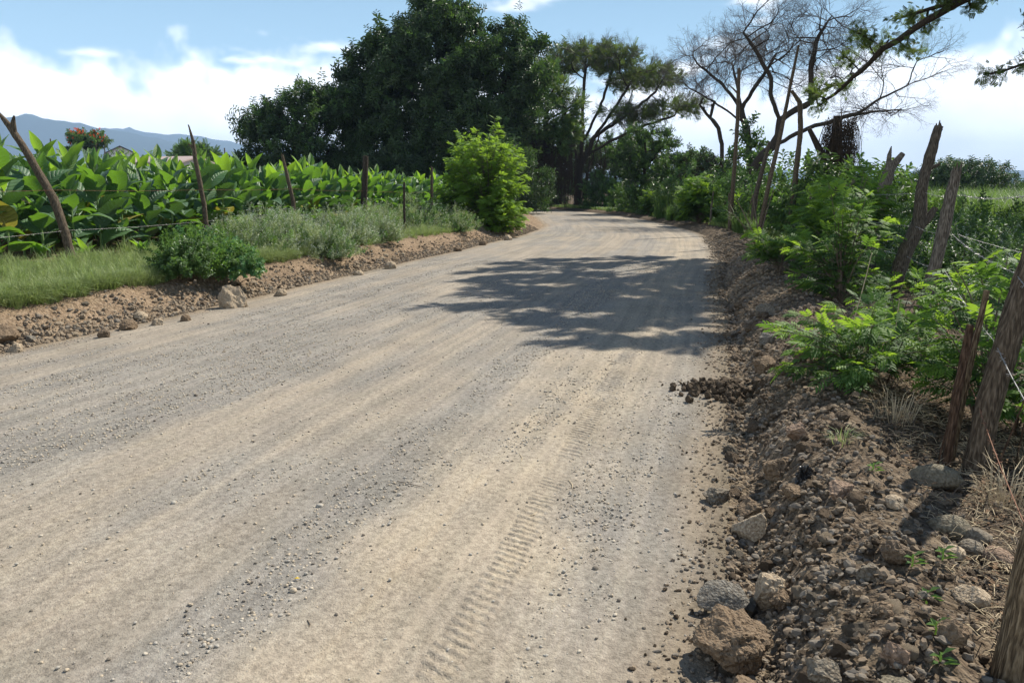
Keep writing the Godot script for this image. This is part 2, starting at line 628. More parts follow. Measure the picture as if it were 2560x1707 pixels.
func build_ground():
	# way along: t = 16 lies beside the camera
	var ts := PackedFloat32Array()
	var t := 3.0
	while t < RP.size() * RSTEP - 3.0:
		ts.append(t)
		if t < 15.0: t += 0.5
		elif t < 33.0: t += 0.11
		elif t < 52.0: t += 0.22
		else: t += 0.6
	var across := PackedFloat32Array()
	for k in 57:
		across.append(k / 56.0)
	strip("road", ts, across, 0, M.road, "road")
	var ls := PackedFloat32Array()
	var q := 0.0
	while q < 5.2:
		ls.append(q)
		q += 0.07 if q < 1.4 else 0.3
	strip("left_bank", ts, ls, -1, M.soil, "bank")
	var rs := PackedFloat32Array()
	q = 0.0
	while q < 4.6:
		rs.append(q)
		q += 0.06 if q < 2.0 else 0.25
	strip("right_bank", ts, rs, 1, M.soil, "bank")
	# the open country: one sheet, lowered where the road and its banks lie
	var xs := PackedFloat32Array()
	var ds := PackedFloat32Array()
	for k in range(-26, 27):
		xs.append(signf(k) * pow(absf(k) / 26.0, 2.6) * 7000.0 + k * 1.6)
	for k in 61:
		ds.append(-18.0 + k * 2.0)
	for k in range(1, 22):
		ds.append(102.0 + pow(k / 21.0, 2.2) * 7800.0)
	var sh := Shape.new()
	for d in ds:
		for x in xs:
			var y := 0.22
			if d < 118.0 and absf(x) < 70.0:
				var w := near_road(x, d)
				y = 0.335 if w.y < 0.0 else 0.07
				y -= 0.75 * (1.0 - smoothstep(6.0, 9.5, absf(w.y)))
			sh.v.append(P(x, y, d))
	for a in ds.size() - 1:
		for b in xs.size() - 1:
			var k := a * xs.size() + b
			sh.i.append_array(PackedInt32Array([k, k + xs.size(), k + 1, k + 1, k + xs.size(), k + xs.size() + 1]))
	sh.smooth()
	single("field_ground", sh.mesh(M.earth), Vector3.ZERO, "", "", "", "structure")

func build_hills():
	var m := mat("hillside", 0.045, 0.070, 0.050, 0.95, 0.2)
	m.albedo_texture = M.t_soil
	m.uv1_triplanar = true
	m.uv1_world_triplanar = true
	m.uv1_scale = Vector3(0.004, 0.004, 0.004)
	var f := FastNoiseLite.new()
	f.seed = 3
	f.frequency = 0.0016
	f.fractal_octaves = 5
	f.fractal_type = FastNoiseLite.FRACTAL_RIDGED
	# two ranges: nearer one falls away to the right, a farther one behind it
	for range_ in [[4600.0, -5200.0, 1800.0, 560.0, 0], [6000.0, -6000.0, 4200.0, 640.0, 1]]:
		var sh := Shape.new()
		var nx := 150
		var nd := 26
		for a in nd:
			for b in nx:
				var x := lerpf(range_[1], range_[2], b / float(nx - 1))
				var d: float = range_[0] + a * 92.0 - 1000.0
				var ridge := 1.0 - absf((a / float(nd - 1)) * 2.0 - 1.0)
				var high: float = range_[3]
				if range_[4] == 0:
					high *= 1.0 - 0.75 * smoothstep(-3300.0, -500.0, x)
				else:
					high *= 0.95 - 0.62 * smoothstep(-3600.0, 200.0, x)
				var y := high * (0.80 * smoothstep(0.0, 0.95, ridge) * (0.90 + 0.09 * f.get_noise_2d(x * 0.25, 5.0 + range_[4] * 900.0)) + 0.10 * ridge * (f.get_noise_2d(x * 0.7, d * 0.7) + 0.2))
				sh.v.append(P(x, y - 3.0, d))
		for a in nd - 1:
			for b in nx - 1:
				var k := a * nx + b
				sh.i.append_array(PackedInt32Array([k, k + nx, k + 1, k + 1, k + nx, k + nx + 1]))
		sh.smooth()
		single("hills", sh.mesh(m), Vector3.ZERO, "", "", "", "structure")

# ---------------------------------------------------------------- small plant pieces, used as copies

func frond(size: float, pairs: int, leaflets: int, droop := 0.25, wide := 0.55) -> Shape:
	# feathery leaf, twice divided, growing along y, face towards z
	var s := Shape.new()
	var rach := func(f: float) -> Vector3: return Vector3(0, size * f * (1.0 - 0.12 * droop * f), -size * droop * f * f)
	var prev := Vector3.ZERO
	for k in 5:
		var b: Vector3 = rach.call((k + 1) / 5.0)
		var w := size * 0.008
		s.quad(prev + Vector3(-w, 0, 0), prev + Vector3(w, 0, 0), b + Vector3(w, 0, 0), b + Vector3(-w, 0, 0))
		prev = b
	for k in pairs:
		var f := 0.22 + 0.78 * (k + 0.5) / pairs
		var o: Vector3 = rach.call(f)
		var l := size * wide * (0.75 + 0.35 * sin(PI * (0.15 + 0.75 * k / float(pairs)))) * 0.62
		for sg in [-1.0, 1.0]:
			var a := deg_to_rad(64.0 - 18.0 * f)
			var dir: Vector3 = Vector3(sg * sin(a), cos(a), -0.18 - 0.25 * droop)
			var out: Vector3 = Vector3(cos(a), -sg * sin(a), 0.0) * sg
			if leaflets == 0:
				# one feather as a slim lens, folded a little along its rib
				var e := o + dir * l + Vector3(0, 0, -0.10 * l)
				var m1 := o + dir * l * 0.34 + Vector3(0, 0, 0.02 * l)
				var m2 := o + dir * l * 0.72 + Vector3(0, 0, -0.03 * l)
				var w1 := out * l * 0.13 + Vector3(0, 0, 0.03 * l)
				var w2 := out * l * 0.12 + Vector3(0, 0, 0.03 * l)
				s.tri(o, m1 + w1, m1 - out * l * 0.13 + Vector3(0, 0, 0.03 * l))
				s.quad(m1 + w1, m2 + w2, m2 - out * l * 0.12 + Vector3(0, 0, 0.03 * l), m1 - out * l * 0.13 + Vector3(0, 0, 0.03 * l))
				s.tri(m2 + w2, e, m2 - out * l * 0.12 + Vector3(0, 0, 0.03 * l))
				continue
			for j in leaflets:
				var g := (j + 0.6) / leaflets
				var b := o + dir * l * g + Vector3(0, 0, -0.12 * l * g * g)
				var ll := l * 0.17 * sin(PI * (0.25 + 0.62 * g))
				var wd := dir * l * 0.42 / leaflets
				for q in [-1.0, 1.0]:
					var tip: Vector3 = b + out * q * ll + dir * ll * 0.35 + Vector3(0, 0, 0.10 * ll)
					s.tri(b - wd, tip, b + wd)
	return s

func sprig(n: int, len_: float, leaf_l: float, leaf_w: float, lift := 0.6, hang := 0.0) -> Shape:
	# a twig end with n leaves, growing along y
	var s := Shape.new()
	s.quad(Vector3(-0.004, 0, 0), Vector3(0.004, 0, 0), Vector3(0.003, len_, 0), Vector3(-0.003, len_, 0))
	for k in n:
		var f := (k + 0.5) / n
		var a := k * 2.4 + rf(-0.4, 0.4)
		var o := Vector3(0, len_ * (0.15 + 0.85 * f), 0)
		var side := Vector3(cos(a), 0, sin(a))
		var dir := (side * (1.0 - 0.5 * f) + Vector3(0, lift * rf(0.5, 1.2), 0)).normalized()
		dir = (dir + Vector3(0, -hang, 0)).normalized()
		var l := leaf_l * rf(0.7, 1.15)
		var across := dir.cross(Vector3.UP).normalized()
		var nrm := across.cross(dir)
		var e := o + dir * l + Vector3(0, -l * 0.22, 0)
		var mid := o + dir * l * 0.5
		var wv := across * leaf_w * 0.5
		s.tri(o, mid + wv + nrm * leaf_w * 0.12, e)
		s.tri(o, e, mid - wv + nrm * leaf_w * 0.12)
	return s

func twigs(size: float, depth: int) -> Shape:
	# bare, much-forked twig spray along y
	var s := Shape.new()
	var todo := [[Vector3.ZERO, Vector3.UP, size * 0.45, size * 0.011, depth]]
	while todo:
		var e: Array = todo.pop_back()
		var a: Vector3 = e[0]
		var mid: Vector3 = a + (e[1] + rdir() * 0.18).normalized() * e[2] * 0.5
		var b: Vector3 = mid + (e[1] + rdir() * 0.22 + Vector3(0, 0.05, 0)).normalized() * e[2] * 0.5
		s.tube(PackedVector3Array([a, mid, b]), PackedFloat32Array([e[3], e[3] * 0.85, e[3] * 0.7]), 3, 0.0, null, false)
		if e[4] > 0:
			for k in rng.randi_range(2, 3):
				todo.append([b if k < 2 else mid, (e[1] + rdir() * 0.75).normalized(), e[2] * rf(0.55, 0.8), e[3] * 0.62, e[4] - 1])
	return s

func tuft(n: int, h: float, spread: float, w: float, bend := 0.5) -> Shape:
	var s := Shape.new()
	for k in n:
		var a := rf(0, TAU)
		var o := Vector3(cos(a), 0, sin(a)) * spread * 0.35 * rng.randf()
		var out := Vector3(cos(a + rf(-0.6, 0.6)), 0, sin(a + rf(-0.6, 0.6)))
		var l := h * rf(0.55, 1.1)
		var side := out.cross(Vector3.UP) * w * 0.5
		var b := bend * rf(0.4, 1.3)
		var p1 := o + Vector3(0, l * 0.55, 0) + out * l * 0.18 * b
		var p2 := o + Vector3(0, l * (1.0 - 0.28 * b), 0) + out * l * 0.62 * b
		s.quad(o - side, o + side, p1 + side * 0.8, p1 - side * 0.8)
		s.tri(p1 - side * 0.8, p1 + side * 0.8, p2)
	return s

func bezier(a: Vector3, b: Vector3, c: Vector3, n: int) -> PackedVector3Array:
	var p := PackedVector3Array()
	for k in n + 1:
		var f := k / float(n)
		p.append(a.lerp(b, f).lerp(b.lerp(c, f), f))
	return p

func taper(a: float, b: float, n: int) -> PackedFloat32Array:
	var r := PackedFloat32Array()
	for k in n:
		r.append(lerpf(a, b, k / float(n - 1)))
	return r

# feathery shrub: arching stems, feathery leaves along their upper part
func feather_shrub(called: String, label: String, at: Vector3, stems: int, high: float, spread: float, lean: Vector3, leaf_size: float, per_stem: int, mats: Array, group := "", from := 0.25, fine := true, skirt := 0.0):
	var o := thing(called, label, "shrub", at, group)
	var wood := Shape.new()
	var spots := []
	for m in mats:
		spots.append([])
	for k in stems:
		var a := TAU * k / stems + rf(-0.5, 0.5)
		var r := sqrt(rf(0.05, 1.0))
		var low := rf(0.0, 1.0) < skirt
		var tip := Vector3(cos(a) * spread * r, high * rf(0.55, 1.06) * (1.0 - 0.38 * r * r), sin(a) * spread * r) + lean * rf(0.5, 1.1)
		if low:
			tip = Vector3(cos(a) * spread * rf(0.75, 1.05), high * rf(0.06, 0.5), sin(a) * spread * rf(0.75, 1.05)) + lean * 0.5
		var knee := Vector3(tip.x * 0.30, tip.y * 0.78, tip.z * 0.30) + rdir() * high * 0.05
		if low:
			knee = Vector3(tip.x * 0.45, tip.y * 0.9 + 0.04 * high, tip.z * 0.45)
		var p := bezier(Vector3(rf(-0.04, 0.04), 0, rf(-0.04, 0.04)), knee, tip, 7)
		wood.tube(p, taper(high * 0.006 + 0.003, 0.002, 8), 5, 0.0, null, false)
		for j in per_stem:
			var f := from + (1.0 - from) * pow((j + rng.randf()) / per_stem, 0.8)
			var q := f * 7.0
			var i0 := mini(int(q), 6)
			var pos := p[i0].lerp(p[i0 + 1], q - i0)
			var dir := (p[i0 + 1] - p[i0]).normalized()
			var side := rdir()
			side = (side - dir * side.dot(dir)).normalized()
			var out := (Vector3(side.x, side.y * 0.45, side.z) + dir * rf(0.3, 0.8) + Vector3(pos.x, 0, pos.z).normalized() * 0.4 + Vector3(0, 0.05, 0)).normalized()
			# leaf faces look up
			var x := out.cross(Vector3.UP).normalized()
			var z := x.cross(out)
			var b := Basis(x, out, z).rotated(out, rf(-0.7, 0.7)).scaled(Vector3.ONE * leaf_size * rf(0.65, 1.15))
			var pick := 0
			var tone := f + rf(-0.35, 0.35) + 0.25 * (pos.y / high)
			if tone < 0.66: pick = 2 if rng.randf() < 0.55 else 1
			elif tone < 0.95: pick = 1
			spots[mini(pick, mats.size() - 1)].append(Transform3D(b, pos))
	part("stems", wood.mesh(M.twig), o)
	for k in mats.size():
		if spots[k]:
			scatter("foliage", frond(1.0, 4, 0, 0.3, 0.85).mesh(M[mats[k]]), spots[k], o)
	return o

# leafy bush: sprigs through a lumpy dome, some stems inside
func leafy_bush(called: String, label: String, at: Vector3, rx: float, high: float, rz: float, count: int, pieces: Array, group := "", stem_mat := "twig", category := "bush", airy := 0.0):
	var o := thing(called, label, category, at, group)
	var wood := Shape.new()
	var spots := []
	for m in pieces:
		spots.append([])
	var lobes := []
	for k in 6:
		var a := rf(0, TAU)
		lobes.append([Vector3(cos(a), rf(0.1, 1.0), sin(a)).normalized(), rf(0.08, 0.30)])
	for k in count:
		var d := rdir()
		d.y = absf(d.y) * 1.05 - 0.10
		d = d.normalized()
		var swell := 0.80
		for l in lobes:
			swell += l[1] * smoothstep(0.5, 1.0, d.dot(l[0]))
		var r := swell * pow(rng.randf(), 0.38 if airy == 0.0 else 0.6)
		var pos := Vector3(d.x * rx, maxf(d.y, 0.02) * high, d.z * rz) * r
		var dir := (Vector3(d.x, d.y + 0.25, d.z) + rdir() * 0.6 + Vector3(0, airy, 0)).normalized()
		var b := frame(dir, rf(0, TAU)).scaled(Vector3.ONE * rf(0.7, 1.25))
		spots[rng.randi() % pieces.size()].append(Transform3D(b, pos))
		if k % 14 == 0:
			wood.tube(bezier(Vector3(pos.x * 0.12, 0, pos.z * 0.12), Vector3(pos.x * 0.4, pos.y * 0.7, pos.z * 0.4), pos, 4), taper(0.004 + high * 0.006, 0.002, 5), 4, 0.0, null, false)
	part("stems", wood.mesh(M[stem_mat]), o)
	for k in pieces.size():
		scatter("foliage", pieces[k], spots[k], o)
	return o

# ---------------------------------------------------------------- trees: limbs grown towards points in the crown

func grow(chains: Array, blobs: Array, count: int, step: float, reach: float, kill: float, rounds: int, lift := 0.0) -> Dictionary:
	var pos := PackedVector3Array()
	var par := PackedInt32Array()
	for ch in chains:
		var start := -1
		if pos.size():
			var bd := 1e9
			for k in pos.size():
				var e: float = pos[k].distance_squared_to(ch[0])
				if e < bd:
					bd = e
					start = k
		else:
			pos.append(ch[0])
			par.append(-1)
			start = 0
		for k in ch.size() - 1:
			var a: Vector3 = ch[k]
			var b: Vector3 = ch[k + 1]
			var m := maxi(1, int(round(a.distance_to(b) / step)))
			for j in m:
				pos.append(a.lerp(b, (j + 1.0) / m) + (rdir() * step * 0.10 if j < m - 1 else Vector3.ZERO))
				par.append(start)
				start = pos.size() - 1
	var pts := PackedVector3Array()
	var total := 0.0
	for b in blobs:
		total += b[2]
	for b in blobs:
		for k in int(count * b[2] / total):
			var d := rdir() * pow(rng.randf(), 0.45)
			pts.append(b[0] + d * b[1])
	var nearest := PackedInt32Array()
	var nd := PackedFloat32Array()
	nearest.resize(pts.size())
	nd.resize(pts.size())
	nd.fill(1e9)
	var fresh_from := 0
	var reach2 := reach * reach
	var kill2 := kill * kill
	var shoots := {}
	var first_grown := pos.size()
	for r in rounds:
		# only the newest limbs can have come nearer
		for k in pts.size():
			if nd[k] < 0.0:
				continue
			var p := pts[k]
			for j in range(fresh_from, pos.size()):
				var e := p.distance_squared_to(pos[j])
				if e < nd[k]:
					nd[k] = e
					nearest[k] = j
			if nd[k] < kill2:
				nd[k] = -1.0
		fresh_from = pos.size()
		var pull := {}
		for k in pts.size():
			if nd[k] > 0.0 and nd[k] < reach2:
				var j := nearest[k]
				pull[j] = pull.get(j, Vector3.ZERO) + (pts[k] - pos[j]).normalized()
		if pull.is_empty():
			break
		for j in pull:
			var d: Vector3 = pull[j].normalized() + rdir() * 0.10 + Vector3(0, lift, 0)
			var q := pos[j] + d.normalized() * step
			# no second shoot where one stands already
			var free := true
			for c in shoots.get(j, []):
				if c.distance_squared_to(q) < step * step * 0.3:
					free = false
			if not free:
				for k in pts.size():
					if nd[k] > 0.0 and nearest[k] == j:
						nd[k] = -1.0
				continue
			if not shoots.has(j):
				shoots[j] = []
			shoots[j].append(q)
			pos.append(q)
			par.append(j)
		if pos.size() > 5000:
			break
	# straighten the zigzag of growth
	for pass_ in 3:
		var sum := PackedVector3Array()
		var cnt := PackedInt32Array()
		sum.resize(pos.size())
		cnt.resize(pos.size())
		for k in range(1, pos.size()):
			sum[par[k]] += pos[k]
			cnt[par[k]] += 1
		for k in range(first_grown, pos.size()):
			if cnt[k] > 0:
				pos[k] = pos[k] * 0.4 + pos[par[k]] * 0.3 + sum[k] / cnt[k] * 0.3
	# widths: each limb carries the sum of its branches
	var n := pos.size()
	var load_ := PackedFloat32Array()
	var kids := PackedInt32Array()
	load_.resize(n)
	kids.resize(n)
	for k in range(n - 1, -1, -1):
		if kids[k] == 0:
			load_[k] += 1.0
		if par[k] >= 0:
			load_[par[k]] += load_[k]
			kids[par[k]] += 1
	return {"pos": pos, "par": par, "carry": load_, "kids": kids}

func skin(g: Dictionary, base_r: float, power: float, least: float, swell: float, wood: Material, o: Node3D):
	# trunk with its big limbs as pieces of their own; what is thinner is joined as branches
	var thin := Shape.new()
	var trunk: MeshInstance3D
	var n: int = g.pos.size()
	var k0 := base_r / pow(g.carry[0], 1.0 / power)
	var rad := PackedFloat32Array()
	rad.resize(n)
	for k in n:
		rad[k] = maxf(k0 * pow(g.carry[k], 1.0 / power), least)
	if swell > 0.0:
		for k in n:
			rad[k] *= 1.0 + swell * exp(-(g.pos[k].y - g.pos[0].y) / 0.8)
	var heir := PackedInt32Array()
	heir.resize(n)
	heir.fill(-1)
	for k in n:
		var p: int = g.par[k]
		if p >= 0 and (heir[p] < 0 or g.carry[k] > g.carry[heir[p]]):
			heir[p] = k
	var limbs := 0
	for k in n:
		var p: int = g.par[k]
		if p >= 0 and heir[p] == k:
			continue
		var line := PackedVector3Array()
		var r := PackedFloat32Array()
		if p >= 0:
			line.append(g.pos[p])
			r.append(rad[k])
		var j := k
		while j >= 0:
			line.append(g.pos[j])
			r.append(rad[j])
			j = heir[j]
		var sides := 9 if r[0] > 0.15 else 6 if r[0] > 0.05 else 4 if r[0] > 0.02 else 3
		var big := k == 0 or (limbs < 14 and r[0] > base_r * 0.3)
		var s := Shape.new() if big else thin
		s.tube(line, r, sides, 0.16 if r[0] > 0.06 else 0.0, nz, false)
		if k == 0:
			trunk = part("trunk", s.mesh(wood), o)
		elif big:
			part("limb", s.mesh(wood), trunk)
			limbs += 1
	if thin.v.size():
		part("branches", thin.mesh(wood), o, "stuff")
	g.rad = rad

func ends(g: Dictionary, most: float) -> Array:
	# [place, direction] of the thin ends
	var out := []
	for k in g.pos.size():
		if g.carry[k] <= most and g.par[k] >= 0:
			out.append([g.pos[k], (g.pos[k] - g.pos[g.par[k]]).normalized()])
	return out

func tree(called: String, label: String, at: Vector3, g: Dictionary, base_r: float, power: float, least: float, wood: String, crowns: Array, per_end: int, most: float, spread: float, group := "", up := 0.2, swell := 0.3, smin := 0.75, smax := 1.25):
	# grown places are relative to the foot
	var o := thing(called, label, "tree", at, group)
	skin(g, base_r, power, least, swell, M[wood], o)
	if crowns:
		var spots := []
		for c in crowns:
			spots.append([])
		for e in ends(g, most):
			for k in per_end:
				var dir: Vector3 = (e[1] + rdir() * 0.9 + Vector3(0, up, 0)).normalized()
				var p: Vector3 = e[0] + rdir() * spread * rng.randf()
				var b := frame(dir, rf(0, TAU)).scaled(Vector3.ONE * rf(smin, smax))
				spots[rng.randi() % crowns.size()].append(Transform3D(b, p))
		for k in crowns.size():
			scatter("crown", crowns[k], spots[k], o)
	return o

# ---------------------------------------------------------------- far things

func box(s: Shape, a: Vector3, b: Vector3):
	var c := [Vector3(a.x, a.y, a.z), Vector3(b.x, a.y, a.z), Vector3(b.x, a.y, b.z), Vector3(a.x, a.y, b.z), Vector3(a.x, b.y, a.z), Vector3(b.x, b.y, a.z), Vector3(b.x, b.y, b.z), Vector3(a.x, b.y, b.z)]
	# clockwise seen from outside, a below b in every axis
	for f in [[4, 5, 6, 7], [3, 2, 1, 0], [7, 6, 2, 3], [5, 4, 0, 1], [6, 5, 1, 2], [4, 7, 3, 0]]:
		s.quad(c[f[0]], c[f[1]], c[f[2]], c[f[3]])

func house(called: String, label: String, at: Vector3, turn: float, wide: float, deep: float, eaves: float, ridge: float, wall_m: Material, roof_m: Material):
	var o := thing(called, label, "house", at)
	o.rotation.y = turn
	var s := Shape.new()
	box(s, Vector3(-wide / 2, -0.3, -deep / 2), Vector3(wide / 2, eaves, deep / 2))
	for z in [-deep / 2, deep / 2]:
		s.tri(Vector3(-wide / 2, eaves, z), Vector3(0, ridge, z), Vector3(wide / 2, eaves, z))
	part("wall", s.mesh(wall_m), o)
	for sg in [-1.0, 1.0]:
		var r := Shape.new()
		var e := Vector3(sg * (wide / 2 + 0.35), eaves - 0.35 * (ridge - eaves) / (wide / 2) + 0.05, 0)
		var t := Vector3(0, ridge + 0.05, 0)
		var zz := Vector3(0, 0, deep / 2 + 0.4)
		var up := Vector3(0, 0.14, 0)
		r.quad(e - zz + up, e + zz + up, t + zz + up, t - zz + up)
		r.quad(e - zz, t - zz, t + zz, e + zz)
		r.quad(e - zz, e + zz, e + zz + up, e - zz + up)
		r.quad(e + zz, t + zz, t + zz + up, e + zz + up)
		r.quad(t - zz, e - zz, e - zz + up, t - zz + up)
		part("roof", r.mesh(roof_m), o)
	for x in [-wide * 0.25, wide * 0.25]:
		var w := Shape.new()
		box(w, Vector3(x - 0.5, eaves - 1.7, deep / 2 - 0.05), Vector3(x + 0.5, eaves - 0.6, deep / 2 + 0.03))
		var fr := part("window", w.mesh(wall_m), o)
		var pn := Shape.new()
		box(pn, Vector3(x - 0.42, eaves - 1.62, deep / 2 + 0.0), Vector3(x + 0.42, eaves - 0.68, deep / 2 + 0.045))
		part("pane", pn.mesh(M.pane_dark), fr)

func build_far():
	mat("pane_dark", 0.03, 0.035, 0.04, 0.2, 0.5)
	mat("wall_white", 0.72, 0.70, 0.66, 0.8)
	mat("roof_dark", 0.10, 0.10, 0.11, 0.7)
	mat("roof_tin", 0.34, 0.27, 0.24, 0.6)
	house("house", "white gabled house with dark roof beyond the tobacco field", P(-65.6, 0.3, 131), 0.5, 4.0, 5.6, 7.5, 8.5, M.wall_white, M.roof_dark)
	house("shed", "low shed with rusty tin roof just above the tobacco leaves", P(-33.4, 0.3, 76), 1.35, 5.0, 6.0, 3.9, 4.45, M.wall_white, M.roof_tin)
	for e in [[-88.1, 150.0, 11.3, "slim grey utility pole left of the red flowering tree"], [-55.0, 150.0, 9.6, "slim grey utility pole beside the dark leafy tree"]]:
		var o := thing("utility_pole", e[3], "pole", P(e[0], 0.2, e[1]), "poles on the plain")
		var s := Shape.new()
		s.tube(PackedVector3Array([Vector3(0, -0.3, 0), Vector3(0, e[2], 0)]), PackedFloat32Array([0.17, 0.12]), 8)
		part("shaft", s.mesh(M.post_grey), o)
	# red flowering tree and its neighbours
	var red := sprig(7, 0.3, 0.24, 0.16, 1.0).mesh(M.flower_red)
	var g1 := sprig(14, 0.7, 0.38, 0.17).mesh(M.bush_b)
	var g2 := sprig(14, 0.7, 0.38, 0.17).mesh(M.bush_a)
	var f := P(-59.3, 0.25, 110)
	var g := grow([[Vector3.ZERO, Vector3(-0.2, 3.0, 0), Vector3(-0.6, 6.2, 0)], [Vector3(-0.1, 2.0, 0), Vector3(0.9, 6.0, 0.3)], [Vector3(-0.1, 1.0, 0), Vector3(1.7, 5.6, 0)]], [[Vector3(-0.8, 8.3, 0), Vector3(2.0, 1.5, 2.0), 3], [Vector3(1.2, 8.2, 0), Vector3(1.6, 1.4, 1.8), 2], [Vector3(-2.0, 7.4, 0), Vector3(1.2, 0.8, 1.2), 1]], 160, 0.4, 3.0, 0.55, 40)
	var t1 = tree("flowering_tree", "tree with red blossom on top beyond the tobacco", f, g, 0.22, 2.2, 0.03, "bark_pale", [g1, g1, g2], 5, 2.0, 0.35)
	var spots := []
	for e in ends(g, 2.0):
		if e[0].y > 8.1 and rng.randf() < 0.8 or rng.randf() < 0.25:
			for k in 2:
				spots.append(Transform3D(frame(Vector3(0, 1, 0) + rdir() * 0.6, rf(0, TAU)).scaled(Vector3.ONE * rf(0.7, 1.2)), e[0] + rdir() * 0.3 + Vector3(0, 0.35, 0.2)))
	scatter("blossom", red, spots, t1)
	leafy_bush("bush", "dark green bush at the foot of the red flowering tree", P(-55.2, 0.2, 109), 2.9, 7.4, 2.4, 520, [g1, g2])
	leafy_bush("bush", "low rounded bush right of the red flowering tree", P(-51.2, 0.2, 106), 3.0, 6.0, 2.4, 480, [g1, g2])
	# small spreading tree over the field
	var a1 := frond(0.9, 6, 0).mesh(M.bush_b)
	var a2 := frond(0.9, 6, 0).mesh(M.mimosa_b)
	g = grow([[Vector3.ZERO, Vector3(0.1, 2.5, 0)]], [[Vector3(0, 5.6, 0), Vector3(2.4, 1.0, 2.4), 3], [Vector3(1.0, 4.2, 0), Vector3(2.0, 1.4, 2.0), 2], [Vector3(-1.6, 4.7, 0), Vector3(1.3, 0.7, 1.6), 1]], 180, 0.4, 3.5, 0.6, 40)
	tree("spreading_tree", "small feathery spreading tree seen over the tobacco right of the leaning posts", P(-36.3, 0.25, 90), g, 0.16, 2.2, 0.02, "bark", [a1, a1, a2], 7, 3.0, 0.35, "", -0.1)
	# mango dome over the cane
	var m1 := sprig(16, 0.6, 0.34, 0.12, 0.5, 0.25).mesh(M.dense_a)
	var m2 := sprig(16, 0.6, 0.34, 0.12, 0.5, 0.25).mesh(M.dense_b)
	for e in [[43.0, 75.0, 4.3, 4.7, 2400, "broad dome shaped dark tree beyond the cane field"], [37.0, 82.0, 3.0, 2.6, 800, "lower dark tree left of the dome shaped tree"], [54.5, 80.0, 3.4, 3.0, 800, "dark tree at the right edge beyond the cane field"]]:
		var o = leafy_bush("mango_tree", e[5], P(e[0], 0.1, e[1]), e[2], e[3], 4.0, e[4], [m1, m1, m2], "dark trees beyond the cane", "bark_plain", "tree")
		var s := Shape.new()
		s.tube(PackedVector3Array([Vector3(0, -0.2, 0), Vector3(0.1, 1.2, 0), Vector3(0, 2.4, 0)]), PackedFloat32Array([0.35, 0.28, 0.2]), 8)
		part("trunk", s.mesh(M.bark), o)

# ---------------------------------------------------------------- trees along the road

func rel(points: Array, foot: Vector3) -> Array:
	var out := []
	for p in points:
		out.append(P(p[0], p[1], p[2]) - foot)
	return out

func blob(x: float, y: float, d: float, rx: float, ry: float, rz: float, w: float, foot: Vector3) -> Array:
	return [P(x, y, d) - foot, Vector3(rx, ry, rz), w]

func hanging(n: int, top: Callable, len_a: float, len_b: float, r: float) -> Shape:
	# loose strands that hang from places given by top()
	var s := Shape.new()
	for k in n:
		var a: Vector3 = top.call()
		var l := rf(len_a, len_b)
		var sway := rdir() * 0.25
		sway.y = 0
		s.tube(bezier(a, a + sway * 1.2 + Vector3(0, -l * 0.15, 0), a + sway * 1.6 + Vector3(0, -l, 0), 4), taper(r, r * 0.6, 5), 3, 0.0, null, false)
	return s

